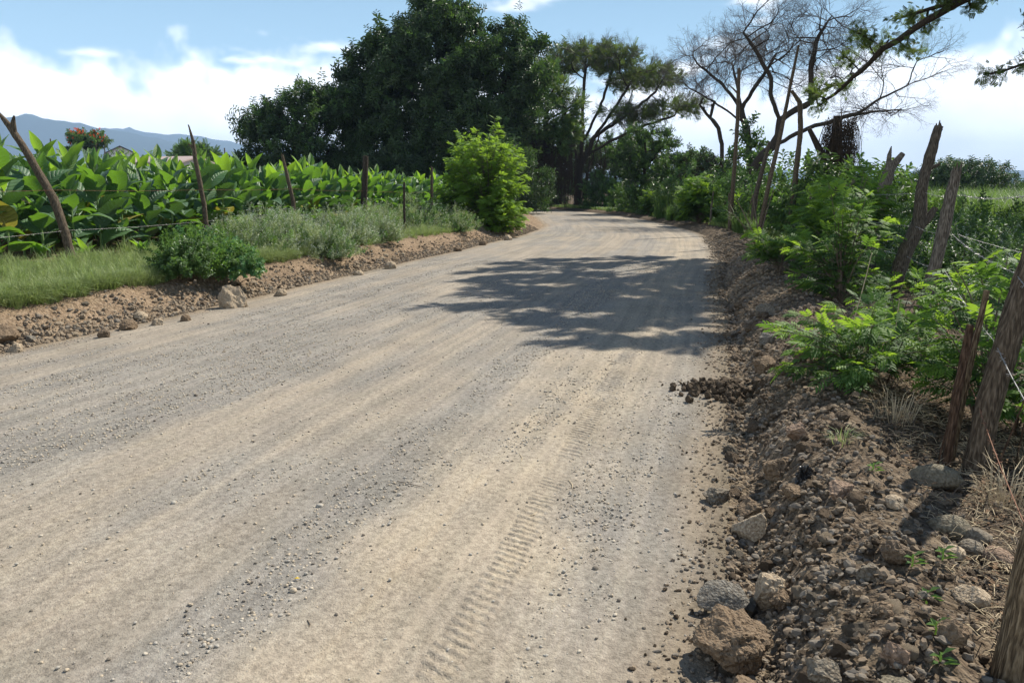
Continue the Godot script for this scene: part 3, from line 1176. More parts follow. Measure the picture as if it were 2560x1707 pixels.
func build_trees():
	var D1 := sprig(15, 0.55, 0.30, 0.085, 0.5, 0.35).mesh(M.dense_a)
	var D2 := sprig(15, 0.55, 0.30, 0.085, 0.5, 0.35).mesh(M.dense_b)
	var B1 := sprig(12, 0.42, 0.20, 0.10).mesh(M.bush_a)
	var B2 := sprig(12, 0.42, 0.20, 0.10).mesh(M.bush_b)
	var V1 := sprig(10, 0.5, 0.16, 0.06, 0.2, 0.5).mesh(M.vine_brown)
	var R1 := frond(0.62, 5, 0, 0.3, 0.6).mesh(M.rain_a)
	var R2 := frond(0.62, 5, 0, 0.3, 0.6).mesh(M.rain_b)
	var T1 := twigs(1.3, 5).mesh(M.twig_grey)
	var T2 := twigs(1.3, 5).mesh(M.twig_grey)

	# the great dark tree behind the field
	var f := P(-6.6, 0.3, 57)
	var g := grow([[Vector3.ZERO, Vector3(0.2, 3, 0), Vector3(0.3, 6.5, 0), Vector3(0.6, 10, 0)], [Vector3(0.2, 3, 0), Vector3(-3, 6.5, 0.6)], [Vector3(0.2, 3.5, 0), Vector3(4, 7, 0.6)]], [
		blob(-6.5, 9.6, 56, 5.0, 3.6, 4.5, 5, f), blob(-10.2, 7.4, 55.5, 2.9, 2.7, 3.5, 3, f), blob(-5.0, 12.6, 56, 2.9, 1.9, 3, 2, f), blob(-1.2, 10.8, 57, 3.4, 2.2, 3.5, 3, f), blob(0.6, 8.2, 56.5, 1.9, 2.6, 3, 2, f), blob(-9.3, 10.2, 56, 1.6, 1.4, 2, 1, f), blob(-11.2, 9.6, 55.5, 0.8, 0.7, 0.9, 0.35, f), blob(-8.4, 12.2, 55.8, 0.8, 0.8, 0.9, 0.35, f), blob(-5.8, 14.2, 56, 0.8, 0.8, 0.9, 0.4, f), blob(-3.4, 14.0, 56, 0.7, 0.8, 0.8, 0.35, f), blob(-0.2, 13.2, 56.5, 0.9, 0.8, 0.9, 0.35, f), blob(1.9, 12.0, 56.5, 0.7, 0.9, 0.8, 0.35, f), blob(2.4, 9.6, 56.5, 0.7, 0.8, 0.8, 0.3, f), blob(-12.9, 7.9, 55.2, 0.7, 0.6, 0.8, 0.25, f),
		blob(-5.5, 6.2, 55.5, 4.2, 2.4, 3.0, 2.5, f), blob(-8.6, 3.8, 55, 4.2, 2.6, 3.5, 3, f), blob(-2.4, 4.6, 55, 4.0, 3.0, 3.5, 3, f)], 1500, 0.55, 4.5, 0.80, 60)
	tree("vine_draped_tree", "huge dark vine draped tree behind the tobacco field", f, g, 0.5, 2.2, 0.03, "bark", [D1, D1, D2, D1, D2, B2], 13, 4.0, 0.9, "", 0.0, 0.3, 0.9, 1.7)
	f = P(-14.6, 0.3, 52)
	g = grow([[Vector3.ZERO, Vector3(0, 2.2, 0), Vector3(0.3, 4.2, 0)]], [
		blob(-15.9, 5.9, 51.5, 1.9, 1.6, 2.2, 2, f), blob(-13.2, 6.9, 51.5, 2.0, 1.7, 2.2, 2, f), blob(-14.5, 4.0, 51, 2.9, 2.0, 2.6, 2, f), blob(-11.6, 7.2, 52, 1.2, 1.2, 1.6, 1, f)], 380, 0.45, 3.5, 0.7, 50)
	tree("leafy_tree", "rounded mid green tree left of the huge dark tree", f, g, 0.34, 2.3, 0.025, "bark", [D1, D2, B1], 10, 4.0, 0.65, "", 0.1, 0.3, 0.8, 1.4)
	f = P(-17.4, 0.3, 50)
	g = grow([[Vector3.ZERO, Vector3(0, 1.6, 0)]], [blob(-17.5, 2.9, 50, 1.2, 0.9, 1.2, 1, f), blob(-16.2, 3.2, 50.5, 1.4, 1.2, 1.4, 1, f)], 90, 0.4, 3.0, 0.6, 30)
	tree("leafy_tree", "low dark tree at the left foot of the rounded green tree", f, g, 0.16, 2.3, 0.02, "bark", [D1, D2], 7, 3.0, 0.4)
	for e in [[-12.5, 52.0, 3.4, 3.6, 700, "leftmost dark undergrowth bush below the huge dark tree"], [-8.0, 51.0, 3.8, 3.4, 760, "dark undergrowth bush below the middle of the huge tree"], [-3.6, 52.0, 3.4, 3.6, 700, "dark undergrowth bush left of the lime feathery bush"], [0.2, 56.0, 2.6, 4.2, 560, "dark undergrowth bush behind the lime feathery bush"]]:
		leafy_bush("undergrowth_bush", e[5], P(e[0], 0.3, e[1]), e[2], e[3], 2.4, e[4], [D1, D2], "undergrowth below the dark tree")

	# the tree of hanging brown vines beside the far bend
	f = P(2.9, 0.2, 67)
	g = grow([[Vector3.ZERO, Vector3(0.1, 4, 0), Vector3(0.0, 7.5, 0)]], [blob(2.4, 10.2, 66.5, 2.1, 2.0, 2, 3, f), blob(4.2, 7.6, 66, 1.9, 2.9, 1.6, 3.5, f), blob(1.0, 6.6, 67, 1.6, 3.2, 1.5, 2, f)], 500, 0.45, 3.5, 0.6, 40)
	var vt = tree("vine_hung_tree", "feathery tree hung with brown dead vines beside the bend", f, g, 0.3, 2.3, 0.02, "bark", [R1, frond(0.62, 5, 0).mesh(M.bush_b)], 11, 3.0, 0.6, "", -0.2)
	part("vines", hanging(520, func() -> Vector3: return Vector3(rf(-2.0, 2.2), rf(3.2, 7.0), rf(-1.4, 1.6)), 1.6, 4.2, 0.014).mesh(M.vine_brown), vt, "stuff")
	var vs := []
	for k in 380:
		vs.append(Transform3D(frame(Vector3(0, -1, 0) + rdir() * 0.5, rf(0, TAU)).scaled(Vector3.ONE * rf(0.8, 1.5)), Vector3(rf(-2.0, 2.0), rf(0.4, 6.0), rf(-1.2, 1.4))))
	scatter("dead_leaves", V1, vs, vt)

	# the spreading rain tree at the bend
	f = P(6.2, 0.15, 73)
	g = grow([[Vector3.ZERO, Vector3(0.1, 3.4, 0), Vector3(0.4, 6.5, 0), Vector3(0.3, 9.7, 0), Vector3(0.5, 12.0, 0)],
		[Vector3(0.1, 3.2, 0), Vector3(1.4, 6.4, 0.5), Vector3(3.3, 9.0, 0.5), Vector3(4.6, 11.2, 0.5)],
		[Vector3(0.2, 4.4, 0), Vector3(2.8, 6.0, 1.0), Vector3(6.0, 7.4, 1.0), Vector3(8.6, 8.2, 1.0)],
		[Vector3(0.1, 3.6, 0), Vector3(-1.2, 8.0, -0.5), Vector3(-2.2, 11.6, -0.5)],
		[Vector3(0.4, 0.3, 0.3), Vector3(0.9, 3.4, 0.5), Vector3(2.2, 7.0, -1.5), Vector3(4.4, 8.8, -2.4)],
		[Vector3(0.4, 6.0, 0), Vector3(2.0, 9.0, -1.0), Vector3(3.0, 12.2, -1.0)], [Vector3(1.4, 6.4, 0.5), Vector3(4.2, 8.2, 0), Vector3(7.0, 10.4, 0)]],
		[[Vector3(1.0, 13.4, 0), Vector3(4.4, 1.1, 4), 4], [Vector3(5.6, 11.7, 0), Vector3(3.8, 1.1, 4), 3.5], [Vector3(8.6, 9.0, 0.5), Vector3(2.7, 0.7, 3), 2], [Vector3(-2.2, 12.4, 0), Vector3(1.6, 1.1, 2.4), 1.2], [Vector3(4.8, 8.4, 1), Vector3(3.4, 0.7, 3), 1.2]], 1100, 0.5, 4.0, 0.6, 50)
	var rt = tree("rain_tree", "tall spreading rain tree with thin olive crown at the bend", f, g, 0.36, 1.9, 0.02, "bark", [R1, R2, R2, T1], 10, 2.0, 0.7, "", 0.0)
	part("vines", hanging(420, func() -> Vector3: return Vector3(rf(-1.4, 2.6), rf(2.4, 6.8), rf(-0.6, 0.9)), 1.2, 3.6, 0.016).mesh(M.vine_brown), rt, "stuff")

	# bare trees against the bright sky
	f = P(14.8, 0.1, 48)
	g = grow([[Vector3.ZERO, Vector3(-0.3, 4.3, 0), Vector3(-0.9, 6.4, 0)], [Vector3(-0.9, 6.4, 0), Vector3(-2.1, 7.8, 0), Vector3(-3.7, 9.0, 0)], [Vector3(-0.9, 6.4, 0), Vector3(0, 8, 0.4), Vector3(0.9, 9.5, 0.4)], [Vector3(-0.9, 6.4, 0), Vector3(-1.4, 8.8, -0.4)], [Vector3(-0.6, 5.5, 0), Vector3(-2.6, 6.9, -0.3), Vector3(-4, 7.6, -0.3)]],
		[[Vector3(-1.3, 9.3, 0), Vector3(4.0, 1.3, 3.5), 4], [Vector3(-3.2, 7.9, 0), Vector3(1.9, 1.1, 2.4), 2], [Vector3(1.3, 8.7, 0), Vector3(2.4, 1.8, 2.6), 2]], 420, 0.36, 3.0, 0.55, 50)
	tree("bare_tree", "leafless umbrella shaped tree behind the tall slim pole", f, g, 0.20, 1.85, 0.012, "bark", [T1, T2], 2, 1.0, 0.1, "", 0.4)
	f = P(10.9, 0.1, 38)
	g = grow([[Vector3(0, 0, 0), Vector3(0.09, 0.85, 0), Vector3(0.97, 2.8, 0), Vector3(1.72, 3.63, 0), Vector3(1.96, 4.14, 0), Vector3(2.0, 4.8, 0), Vector3(1.78, 5.26, 0), Vector3(1.46, 6.06, 0), Vector3(1.45, 6.75, 0), Vector3(0.72, 7.9, 0), Vector3(0.0, 8.8, 0)],
		[Vector3(2.0, 4.8, 0), Vector3(2.52, 5.2, 0), Vector3(3.36, 5.66, 0.2), Vector3(4.14, 6.35, 0.3), Vector3(5.16, 6.55, 0.3)],
		[Vector3(3.36, 5.66, 0.2), Vector3(3.3, 7.2, 0), Vector3(3.6, 8.6, -0.2), Vector3(4.2, 9.6, -0.2)],
		[Vector3(1.72, 3.63, 0), Vector3(3.24, 4.43, 0.4), Vector3(5.33, 5.07, 0.8), Vector3(6.31, 5.74, 0.9), Vector3(7.48, 6.31, 1.0), Vector3(7.8, 7.36, 1.0), Vector3(8.97, 7.81, 1.0)],
		[Vector3(7.48, 6.31, 1.0), Vector3(9.0, 6.9, 1.1)], [Vector3(6.31, 5.74, 0.9), Vector3(6.41, 6.45, 0.9), Vector3(6.1, 6.8, 0.9)], [Vector3(5.0, 5.0, 0.8), Vector3(7.6, 5.3, 0.4)]],
		[[Vector3(0.9, 8.8, 0), Vector3(1.9, 1.7, 1.8), 2], [Vector3(3.6, 8.6, 0), Vector3(1.8, 1.5, 2), 2.2], [Vector3(5.0, 7.2, 0), Vector3(2.2, 0.9, 2), 1.6], [Vector3(6.6, 5.2, 0), Vector3(2.0, 0.6, 1.6), 0.8]], 330, 0.3, 2.2, 0.45, 50)
	tree("bare_tree", "leaning leafless tree with a long bare limb reaching right", f, g, 0.21, 1.95, 0.012, "bark", [T1, T2], 2, 1.0, 0.1, "", 0.35)
	# snag and vine-smothered mound
	f = P(12.3, 0.1, 46)
	g = grow([[Vector3.ZERO, Vector3(0.05, 2.6, 0), Vector3(0.0, 4.2, 0), Vector3(-0.25, 5.1, 0), Vector3(-0.75, 5.7, 0), Vector3(-0.55, 6.6, 0)], [Vector3(-0.6, 5.5, 0), Vector3(-1.4, 6.4, 0)]], [[Vector3(-1.0, 6.6, 0), Vector3(0.7, 0.5, 0.7), 1]], 20, 0.3, 1.5, 0.4, 12)
	tree("dead_snag", "thin dead snag rising from the dark vine mound", f, g, 0.12, 2.6, 0.02, "bark", [T1], 1, 1.0, 0.1)
	var DV := sprig(14, 0.5, 0.18, 0.09, 0.2, 0.5).mesh(M.dense_b)
	leafy_bush("vine_mound", "dark mound of vines with dead brown stems below the bare tree", P(11.3, 0.1, 45.4), 1.35, 4.0, 1.3, 700, [V1, DV, V1], "", "vine_brown")
	f = P(12.3, 0.1, 40.5)
	g = grow([[Vector3.ZERO, Vector3(0.1, 2.5, 0), Vector3(-0.1, 4.8, 0)]], [[Vector3(0, 2.6, 0), Vector3(1.05, 1.8, 1.0), 3], [Vector3(0, 4.3, 0), Vector3(0.6, 0.9, 0.6), 1]], 150, 0.3, 2.0, 0.45, 40)
	tree("young_tree", "upright young broad leaved tree right of the tall slim pole", f, g, 0.09, 2.3, 0.012, "bark", [sprig(9, 0.5, 0.26, 0.14).mesh(M.bush_b), sprig(9, 0.5, 0.26, 0.14).mesh(M.dense_a)], 4, 2.0, 0.25)
	# vine-hung old stump tree
	var o := thing("vine_snag", "broken tree stump hung with brown vines above the shrubs", "tree", P(10.75, 0.1, 26))
	var s := Shape.new()
	s.tube(PackedVector3Array([Vector3(0.1, -0.2, 0), Vector3(0.12, 1.5, 0), Vector3(0.0, 2.8, 0), Vector3(-0.05, 3.9, 0)]), PackedFloat32Array([0.28, 0.24, 0.2, 0.12]), 9, 0.3, nz)
	s.tube(PackedVector3Array([Vector3(0.05, 2.2, 0), Vector3(-0.5, 2.75, 0), Vector3(-0.95, 3.5, 0)]), PackedFloat32Array([0.16, 0.11, 0.07]), 7, 0.2, nz)
	part("trunk", s.mesh(M.bark), o)
	part("vines", hanging(430, func() -> Vector3:
		var a := rf(0, TAU)
		return Vector3(cos(a) * rf(0.1, 0.62) + 0.1, rf(2.6, 4.05) - 0.3 * rng.randf(), sin(a) * rf(0.1, 0.5)), 0.7, 2.2, 0.009).mesh(M.vine_brown), o, "stuff")
	vs = []
	for k in 160:
		var a := rf(0, TAU)
		vs.append(Transform3D(frame(Vector3(0, -1, 0) + rdir() * 0.5, rf(0, TAU)).scaled(Vector3.ONE * rf(0.5, 0.9)), Vector3(cos(a) * 0.45 + 0.1, rf(1.6, 3.9), sin(a) * 0.4)))
	scatter("dead_leaves", V1, vs, o)

	# green wood between the bend and the poles
	for e in [[9.4, 56.0, 6.6, 2.6, "leafy small tree below the right side of the rain tree"], [11.4, 52.0, 4.4, 2.0, "leafy small tree between the rain tree and the vine mound"], [5.0, 80.0, 9.0, 3.6, "dark leafy tree behind the rain tree trunk"], [-1.5, 82.0, 9.0, 3.8, "dark leafy tree closing the view down the road"], [12.0, 78.0, 7.0, 3.2, "leafy tree behind the right side of the rain tree"], [1.5, 90.0, 8.0, 3.6, "dark leafy tree farthest back at the end of the road"], [8.5, 90.0, 7.5, 3.6, "dark leafy tree far behind the rain tree trunk"], [16.0, 66.0, 5.0, 2.8, "leafy tree behind the dark vine mound"], [5.5, 97.0, 10.0, 4.2, "dark tall tree closing the gap left of the rain tree trunk"], [12.5, 95.0, 9.0, 4.2, "dark tall tree closing the gap right of the rain tree trunk"]]:
		f = P(e[0], 0.1, e[1])
		g = grow([[Vector3.ZERO, Vector3(0.1, e[2] * 0.4, 0)]], [[Vector3(0, e[2] * 0.68, 0), Vector3(e[3], e[2] * 0.30, e[3]), 2], [Vector3(0.3, e[2] * 0.35, 0), Vector3(e[3] * 0.9, e[2] * 0.28, e[3]), 1]], 220, 0.45, 3.2, 0.65, 40)
		tree("leafy_tree", e[4], f, g, 0.16, 2.3, 0.02, "bark", [B1, B2, D2], 8, 3.0, 0.45, "small trees at the bend", 0.1)
	var k := 0
	var names_ := ["leafy bush by the foot of the rain tree", "leafy bush on the verge right of the rain tree", "leafy bush under the small trees at the bend", "leafy bush left of the bright feathery shrub", "leafy bush behind the bright feathery shrub", "leafy bush behind the tall slim pole", "leafy bush between the tall pole and the leaning pole", "leafy bush behind the leaning pole", "leafy bush beside the curved trunk", "leafy bush below the vine hung stump", "leafy bush at the far end of the road", "dark leafy bush left of the road end", "leafy bush behind the stake fence", "leafy bush right of the vine hung stump"]
	for e in [[8.4, 68.0, 2.2, 3.0], [9.2, 58.0, 1.7, 2.0], [9.9, 50.0, 1.8, 2.4], [9.9, 44.0, 1.6, 2.2], [10.8, 39.0, 1.8, 2.4], [10.6, 33.5, 1.6, 1.9], [9.7, 29.5, 1.2, 1.5], [10.2, 27.0, 1.6, 2.2], [10.2, 24.5, 1.3, 2.2], [10.9, 23.0, 1.5, 2.0], [3.0, 82.0, 3.0, 3.0], [-3.0, 78.0, 2.6, 3.4], [9.3, 21.0, 1.2, 1.7], [12.6, 24.0, 1.6, 1.2]]:
		leafy_bush("bush", names_[k], on_land(e[0], e[1]), e[2], e[3], e[2] * 0.9, int(240 * e[2]), [B1, B2, B2] if k % 2 else [B2, D1, B1])
		k += 1
	leafy_bush("flowering_bush", "greyish lilac bush at the end of the road", on_land(1.2, 71.5), 1.0, 1.7, 0.9, 240, [sprig(12, 0.3, 0.10, 0.08).mesh(M.flower_lilac), sprig(10, 0.3, 0.14, 0.07).mesh(M.bush_b)])

	# the near rain tree: its trunk stands out of the picture to the right, its limbs hang into it and shade the road
	f = P(16.6, 0.1, 17.4)
	g = grow([rel([[16.6, 0.1, 17.4], [16.3, 3.4, 17.5], [15.7, 5.9, 17.8], [13.2, 6.9, 19.0], [11.2, 6.25, 20.0], [10.15, 5.57, 20.5], [9.75, 5.25, 21.1], [9.6, 4.8, 22.0], [9.42, 4.5, 22.6], [9.0, 4.0, 23.3]], f),
		rel([[15.7, 5.9, 17.8], [12.8, 7.8, 17.2], [9.6, 8.9, 16.4]], f), rel([[13.2, 6.9, 19.0], [11.5, 8.2, 21.5], [9.0, 9.0, 23.5]], f), rel([[15.7, 5.9, 17.8], [17.2, 8.6, 20.0]], f), rel([[15.7, 5.9, 17.8], [13.2, 8.0, 15.4], [10.0, 8.8, 14.6]], f), rel([[15.7, 5.9, 17.8], [13.4, 5.3, 17.4], [11.8, 4.5, 17.8], [10.95, 4.2, 18.3]], f), rel([[11.2, 6.25, 20.0], [10.7, 6.1, 20.2], [9.9, 5.9, 20.6]], f)],
		[blob(9.4, 9.3, 20.0, 3.9, 0.8, 4.7, 5, f), blob(15.4, 9.8, 19.0, 3.2, 1.0, 5.0, 2, f), blob(7.8, 9.0, 16.0, 2.4, 0.6, 2.8, 1.5, f), blob(8.2, 9.0, 14.2, 1.3, 0.5, 1.3, 0.6, f), blob(9.9, 5.5, 21.2, 1.3, 0.7, 1.3, 1.0, f), blob(11.0, 6.1, 20.1, 1.1, 0.5, 1.0, 0.6, f), blob(9.2, 4.5, 22.8, 0.8, 0.45, 0.8, 0.6, f), blob(11.1, 4.25, 18.2, 0.5, 0.2, 0.5, 0.25, f), blob(11.6, 5.7, 17.4, 0.8, 0.35, 0.8, 0.3, f)], 900, 0.32, 2.6, 0.5, 60)
	var near_tree = tree("rain_tree", "rain tree limb with fine dark leaves hanging in from the upper right", f, g, 0.30, 2.1, 0.006, "bark", [frond(0.13, 10, 0, 0.35, 0.5).mesh(M.rain_a), frond(0.13, 10, 0, 0.35, 0.5).mesh(M.rain_b), frond(0.2, 5, 4, 0.35, 0.85).mesh(M.rain_a)], 30, 2.0, 0.30, "", -0.1)
	var high := []
	for e in ends(g, 2.0):
		if e[0].y > 7.6:
			for q in 14:
				high.append(Transform3D(frame(e[1] + rdir() * 0.9, rf(0, TAU)).scaled(Vector3.ONE * rf(0.8, 1.3)), e[0] + rdir() * 0.45 * rng.randf()))
	scatter("crown", frond(0.32, 6, 0, 0.35, 0.85).mesh(M.rain_b), high, near_tree)

# ---------------------------------------------------------------- the tobacco field

func tobacco_leaf(l: float, w: float, rise: float, droop: float, fold: float, wave: float) -> Shape:
	# blade from the origin along +z, upper side +y
	var s := Shape.new()
	var rows := 6
	var p := Vector3.ZERO
	var a := rise
	for k in rows + 1:
		var f := k / float(rows)
		var half := w * 0.5 * pow(sin(PI * clampf(0.06 + 0.94 * pow(f, 0.72), 0.0, 1.0)), 0.95)
		if k == rows: half = 0.004
		if k == 0: half = w * 0.10
		var dir := Vector3(0, sin(a), cos(a))
		var up := Vector3(0, cos(a), -sin(a))
		for j in 5:
			var q := (j - 2) / 2.0
			var lift := absf(q) * fold * half + wave * half * absf(q) * sin(f * 11.0 + q * 1.7 + l * 9.0)
			s.v.append(p + Vector3(q * half, 0, 0) + up * lift)
			s.u.append(Vector2(q * 0.5 + 0.5, f))
		p += dir * l / rows
		a -= droop / rows * (0.6 + 0.8 * f)
	for k in rows:
		for j in 4:
			var q := k * 5 + j
			s.i.append_array(PackedInt32Array([q, q + 1, q + 5, q + 1, q + 6, q + 5]))
	s.smooth()
	return s

func tobacco_plan(high: float, n: int, seed_: int) -> Array:
	# [shape number, transform] for each leaf of one plant
	var r := RandomNumberGenerator.new()
	r.seed = seed_
	var out := []
	var a := r.randf() * TAU
	for k in n:
		var f := k / float(n - 1)
		a += 2.4 + r.randf_range(-0.35, 0.35)
		var y := high * (0.10 + 0.86 * pow(f, 0.85))
		var kind := 0
		if f > 0.80: kind = 4 + r.randi() % 2
		elif f > 0.45: kind = 2 + r.randi() % 2
		else: kind = r.randi() % 2
		if r.randf() < 0.18: kind = clampi(kind + 1, 0, 5)
		var sc := (1.0 - 0.25 * absf(f - 0.4)) * r.randf_range(0.82, 1.12)
		if f > 0.9: sc *= 0.72
		var b := Basis(Vector3.UP, a) * Basis(Vector3.RIGHT, r.randf_range(-0.12, 0.12)) * Basis(Vector3.BACK, r.randf_range(-0.35, 0.35))
		out.append([kind, Transform3D(b.scaled(Vector3.ONE * sc), Vector3(0, y, 0))])
	return out

func build_tobacco():
	# lower leaves hang, middle ones arch, top ones stand
	var forms := [tobacco_leaf(0.84, 0.42, 0.60, 1.5, 0.14, 0.12), tobacco_leaf(0.80, 0.42, 0.80, 1.9, 0.20, 0.14), tobacco_leaf(0.84, 0.41, 1.05, 1.15, 0.24, 0.12), tobacco_leaf(0.78, 0.40, 1.15, 1.5, 0.30, 0.14), tobacco_leaf(0.76, 0.35, 1.32, 0.55, 0.34, 0.10), tobacco_leaf(0.62, 0.27, 1.40, 0.22, 0.45, 0.08)]
	var mats := ["tobacco_a", "tobacco_b", "tobacco_a", "tobacco_b"]
	var meshes := []
	for m in ["tobacco_a", "tobacco_b", "tobacco_c", "tobacco_y"]:
		var row := []
		for f in forms:
			row.append(f.mesh(M[m]))
		meshes.append(row)
	var protos := []
	var merged := []
	for v in 9:
		var high := 1.52 + 0.09 * (v % 5)
		var plan := tobacco_plan(high, 14, 100 + v)
		var o := Node3D.new()
		o.name = "tobacco_plant"
		var st := Shape.new()
		st.tube(PackedVector3Array([Vector3(0, -0.05, 0), Vector3(0.02, high * 0.5, 0.01), Vector3(0, high, 0)]), PackedFloat32Array([0.022, 0.018, 0.009]), 6)
		part("stem", st.mesh(M.tobacco_stem), o)
		var all := Shape.new()
		for k in plan.size():
			var e: Array = plan[k]
			var tone := 0 if (k * 7 + v) % 3 else 1
			if e[0] >= 4 and (k + v) % 2: tone = 2
			if k < 4 and (k * 5 + v * 3) % 11 == 0: tone = 3
			var l := part("leaf", meshes[tone][e[0]], o)
			l.transform = e[1]
			all.add(forms[e[0]], e[1])
		protos.append(o)
		if v < 4:
			merged.append(all.mesh(M[mats[v]]))
	var count := 0
	var lots := [[], [], [], []]
	var r := RandomNumberGenerator.new()
	r.seed = 77
	for row in 44:
		var off := 1.25 + row * 1.0
		var d := 10.5
		while d < 47.0:
			d += 0.66 + r.randf_range(-0.07, 0.07)
			var x := -7.36 + 0.23 * (d - 12.8) - off * 1.026 + r.randf_range(-0.08, 0.08)
			var x_in := x / d
			var turn := r.randf() * TAU
			var sc := r.randf_range(0.90, 1.10)
			var pick := r.randi() % 9
			if x_in < -0.76 or x_in > -0.035 or d > 41.5 + row * 0.1:
				continue
			var at := P(x, 0.35, d)
			var b := Basis(Vector3.UP, turn).scaled(Vector3.ONE * sc)
			if row < 7 and count < 298:
				var o: Node3D = protos[pick].duplicate()
				o.name = numbered("tobacco_plant")
				o.transform = Transform3D(b, at)
				var seen := "left of the forked leaning post" if x_in < -0.6 else "between the forked post and second post" if x_in < -0.396 else "between the second and third posts" if x_in < -0.284 else "between the third post and thick dark post" if x_in < -0.19 else "right of the thick dark post"
				var where := "front row " + seen if row == 0 else "second row of tobacco behind the fence" if row == 1 else "third to seventh row of the tobacco field"
				tag(o, "tall green tobacco plant in the " + where, "tobacco plant", "tobacco plants, " + where)
				add_child(o)
				count += 1
			else:
				lots[pick % 4].append(Transform3D(b, at))
	for o in protos:
		o.free()
	for k in 4:
		var o := scatter("tobacco_crop", merged[k], lots[k], self)
		tag(o, "tobacco plants massed in the rows farther back", "tobacco crop", "", "stuff")
	# young shoots at the field's edge
	var small := tobacco_leaf(0.34, 0.15, 0.95, 0.55, 0.35, 0.08)
	var spots := [[-8.15, 13.2, "young pale tobacco shoot left of the forked leaning post"], [-7.55, 13.5, "young pale tobacco shoot just left of the forked post foot"], [-6.55, 13.6, "young pale tobacco shoot right of the forked post"], [-6.05, 14.3, "young pale tobacco shoot between the first two posts"], [-8.75, 12.9, "young pale tobacco shoot at the left picture edge"]]
	for e in spots:
		var o := thing("tobacco_shoot", e[2], "tobacco plant", P(e[0], 0.33, e[1]), "young tobacco shoots")
		o.rotation.y = rf(0, TAU)
		for k in 9:
			var l := part("leaf", small.mesh(M.tobacco_c if k % 3 else M.tobacco_a), o)
			l.transform = Transform3D((Basis(Vector3.UP, k * 2.4) * Basis(Vector3.RIGHT, rf(-0.4, 0.25))).scaled(Vector3.ONE * rf(0.8, 1.25)), Vector3(0, 0.04 + 0.012 * k, 0))

# ---------------------------------------------------------------- left fence

func post(called: String, label: String, foot: Vector3, line: Array, radii: Array, wood: String, forks: Array = [], group := "", jag := 0.0) -> Node3D:
	var o := thing(called, label, "post", foot, group)
	var s := Shape.new()
	var p := PackedVector3Array()
	var r := PackedFloat32Array()
	# finer rings, so that the wood is uneven
	var n := line.size()
	for k in n - 1:
		for j in 6:
			p.append(line[k].lerp(line[k + 1], j / 6.0))
			r.append(lerpf(radii[k], radii[k + 1], j / 6.0))
	p.append(line[n - 1])
	r.append(radii[n - 1])
	s.tube(p, r, 10, 0.22, nz)
	if jag > 0.0:
		# splintered top
		for k in 4:
			var a := k * 1.6 + 0.4
			var b: Vector3 = line[n - 1] + Vector3(cos(a), 0, sin(a)) * radii[n - 1] * 0.5
			s.tube(PackedVector3Array([b - Vector3(0, 0.05, 0), b + Vector3(rf(-0.01, 0.01), jag * rf(0.4, 1.0), rf(-0.01, 0.01))]), PackedFloat32Array([radii[n - 1] * 0.5, 0.004]), 5)
	var shaft := part("shaft", s.mesh(M[wood]), o)
	for f in forks:
		var q := Shape.new()
		q.tube(PackedVector3Array(f[0]), PackedFloat32Array(f[1]), 8, 0.2, nz)
		part("fork", q.mesh(M[wood]), shaft)
	return o

func wire(called: String, label: String, points: Array, sag: float, m: String, group: String, barbs := true):
	var s := Shape.new()
	for k in points.size() - 1:
		var a: Vector3 = points[k]
		var b: Vector3 = points[k + 1]
		var n := maxi(4, int(a.distance_to(b) / 0.3))
		var line := PackedVector3Array()
		for j in n + 1:
			var f := j / float(n)
			var p := a.lerp(b, f) + Vector3(0, -sag * 4.0 * f * (1.0 - f), 0)
			line.append(p)
		s.tube(line, taper(0.0022, 0.0022, n + 1), 4, 0.0, null, false)
		if barbs:
			var steps := int(a.distance_to(b) / 0.13)
			for j in steps:
				var f := (j + 0.5) / steps
				var p := a.lerp(b, f) + Vector3(0, -sag * 4.0 * f * (1.0 - f), 0)
				var d := rdir() * 0.018
				s.tube(PackedVector3Array([p - d, p + d]), PackedFloat32Array([0.0014, 0.0014]), 3, 0.0, null, false)
				var e := rdir() * 0.016
				s.tube(PackedVector3Array([p - e, p + e]), PackedFloat32Array([0.0014, 0.0014]), 3, 0.0, null, false)
	var o := single(called, s.mesh(M[m]), Vector3.ZERO, label, "wire", group)
	return o

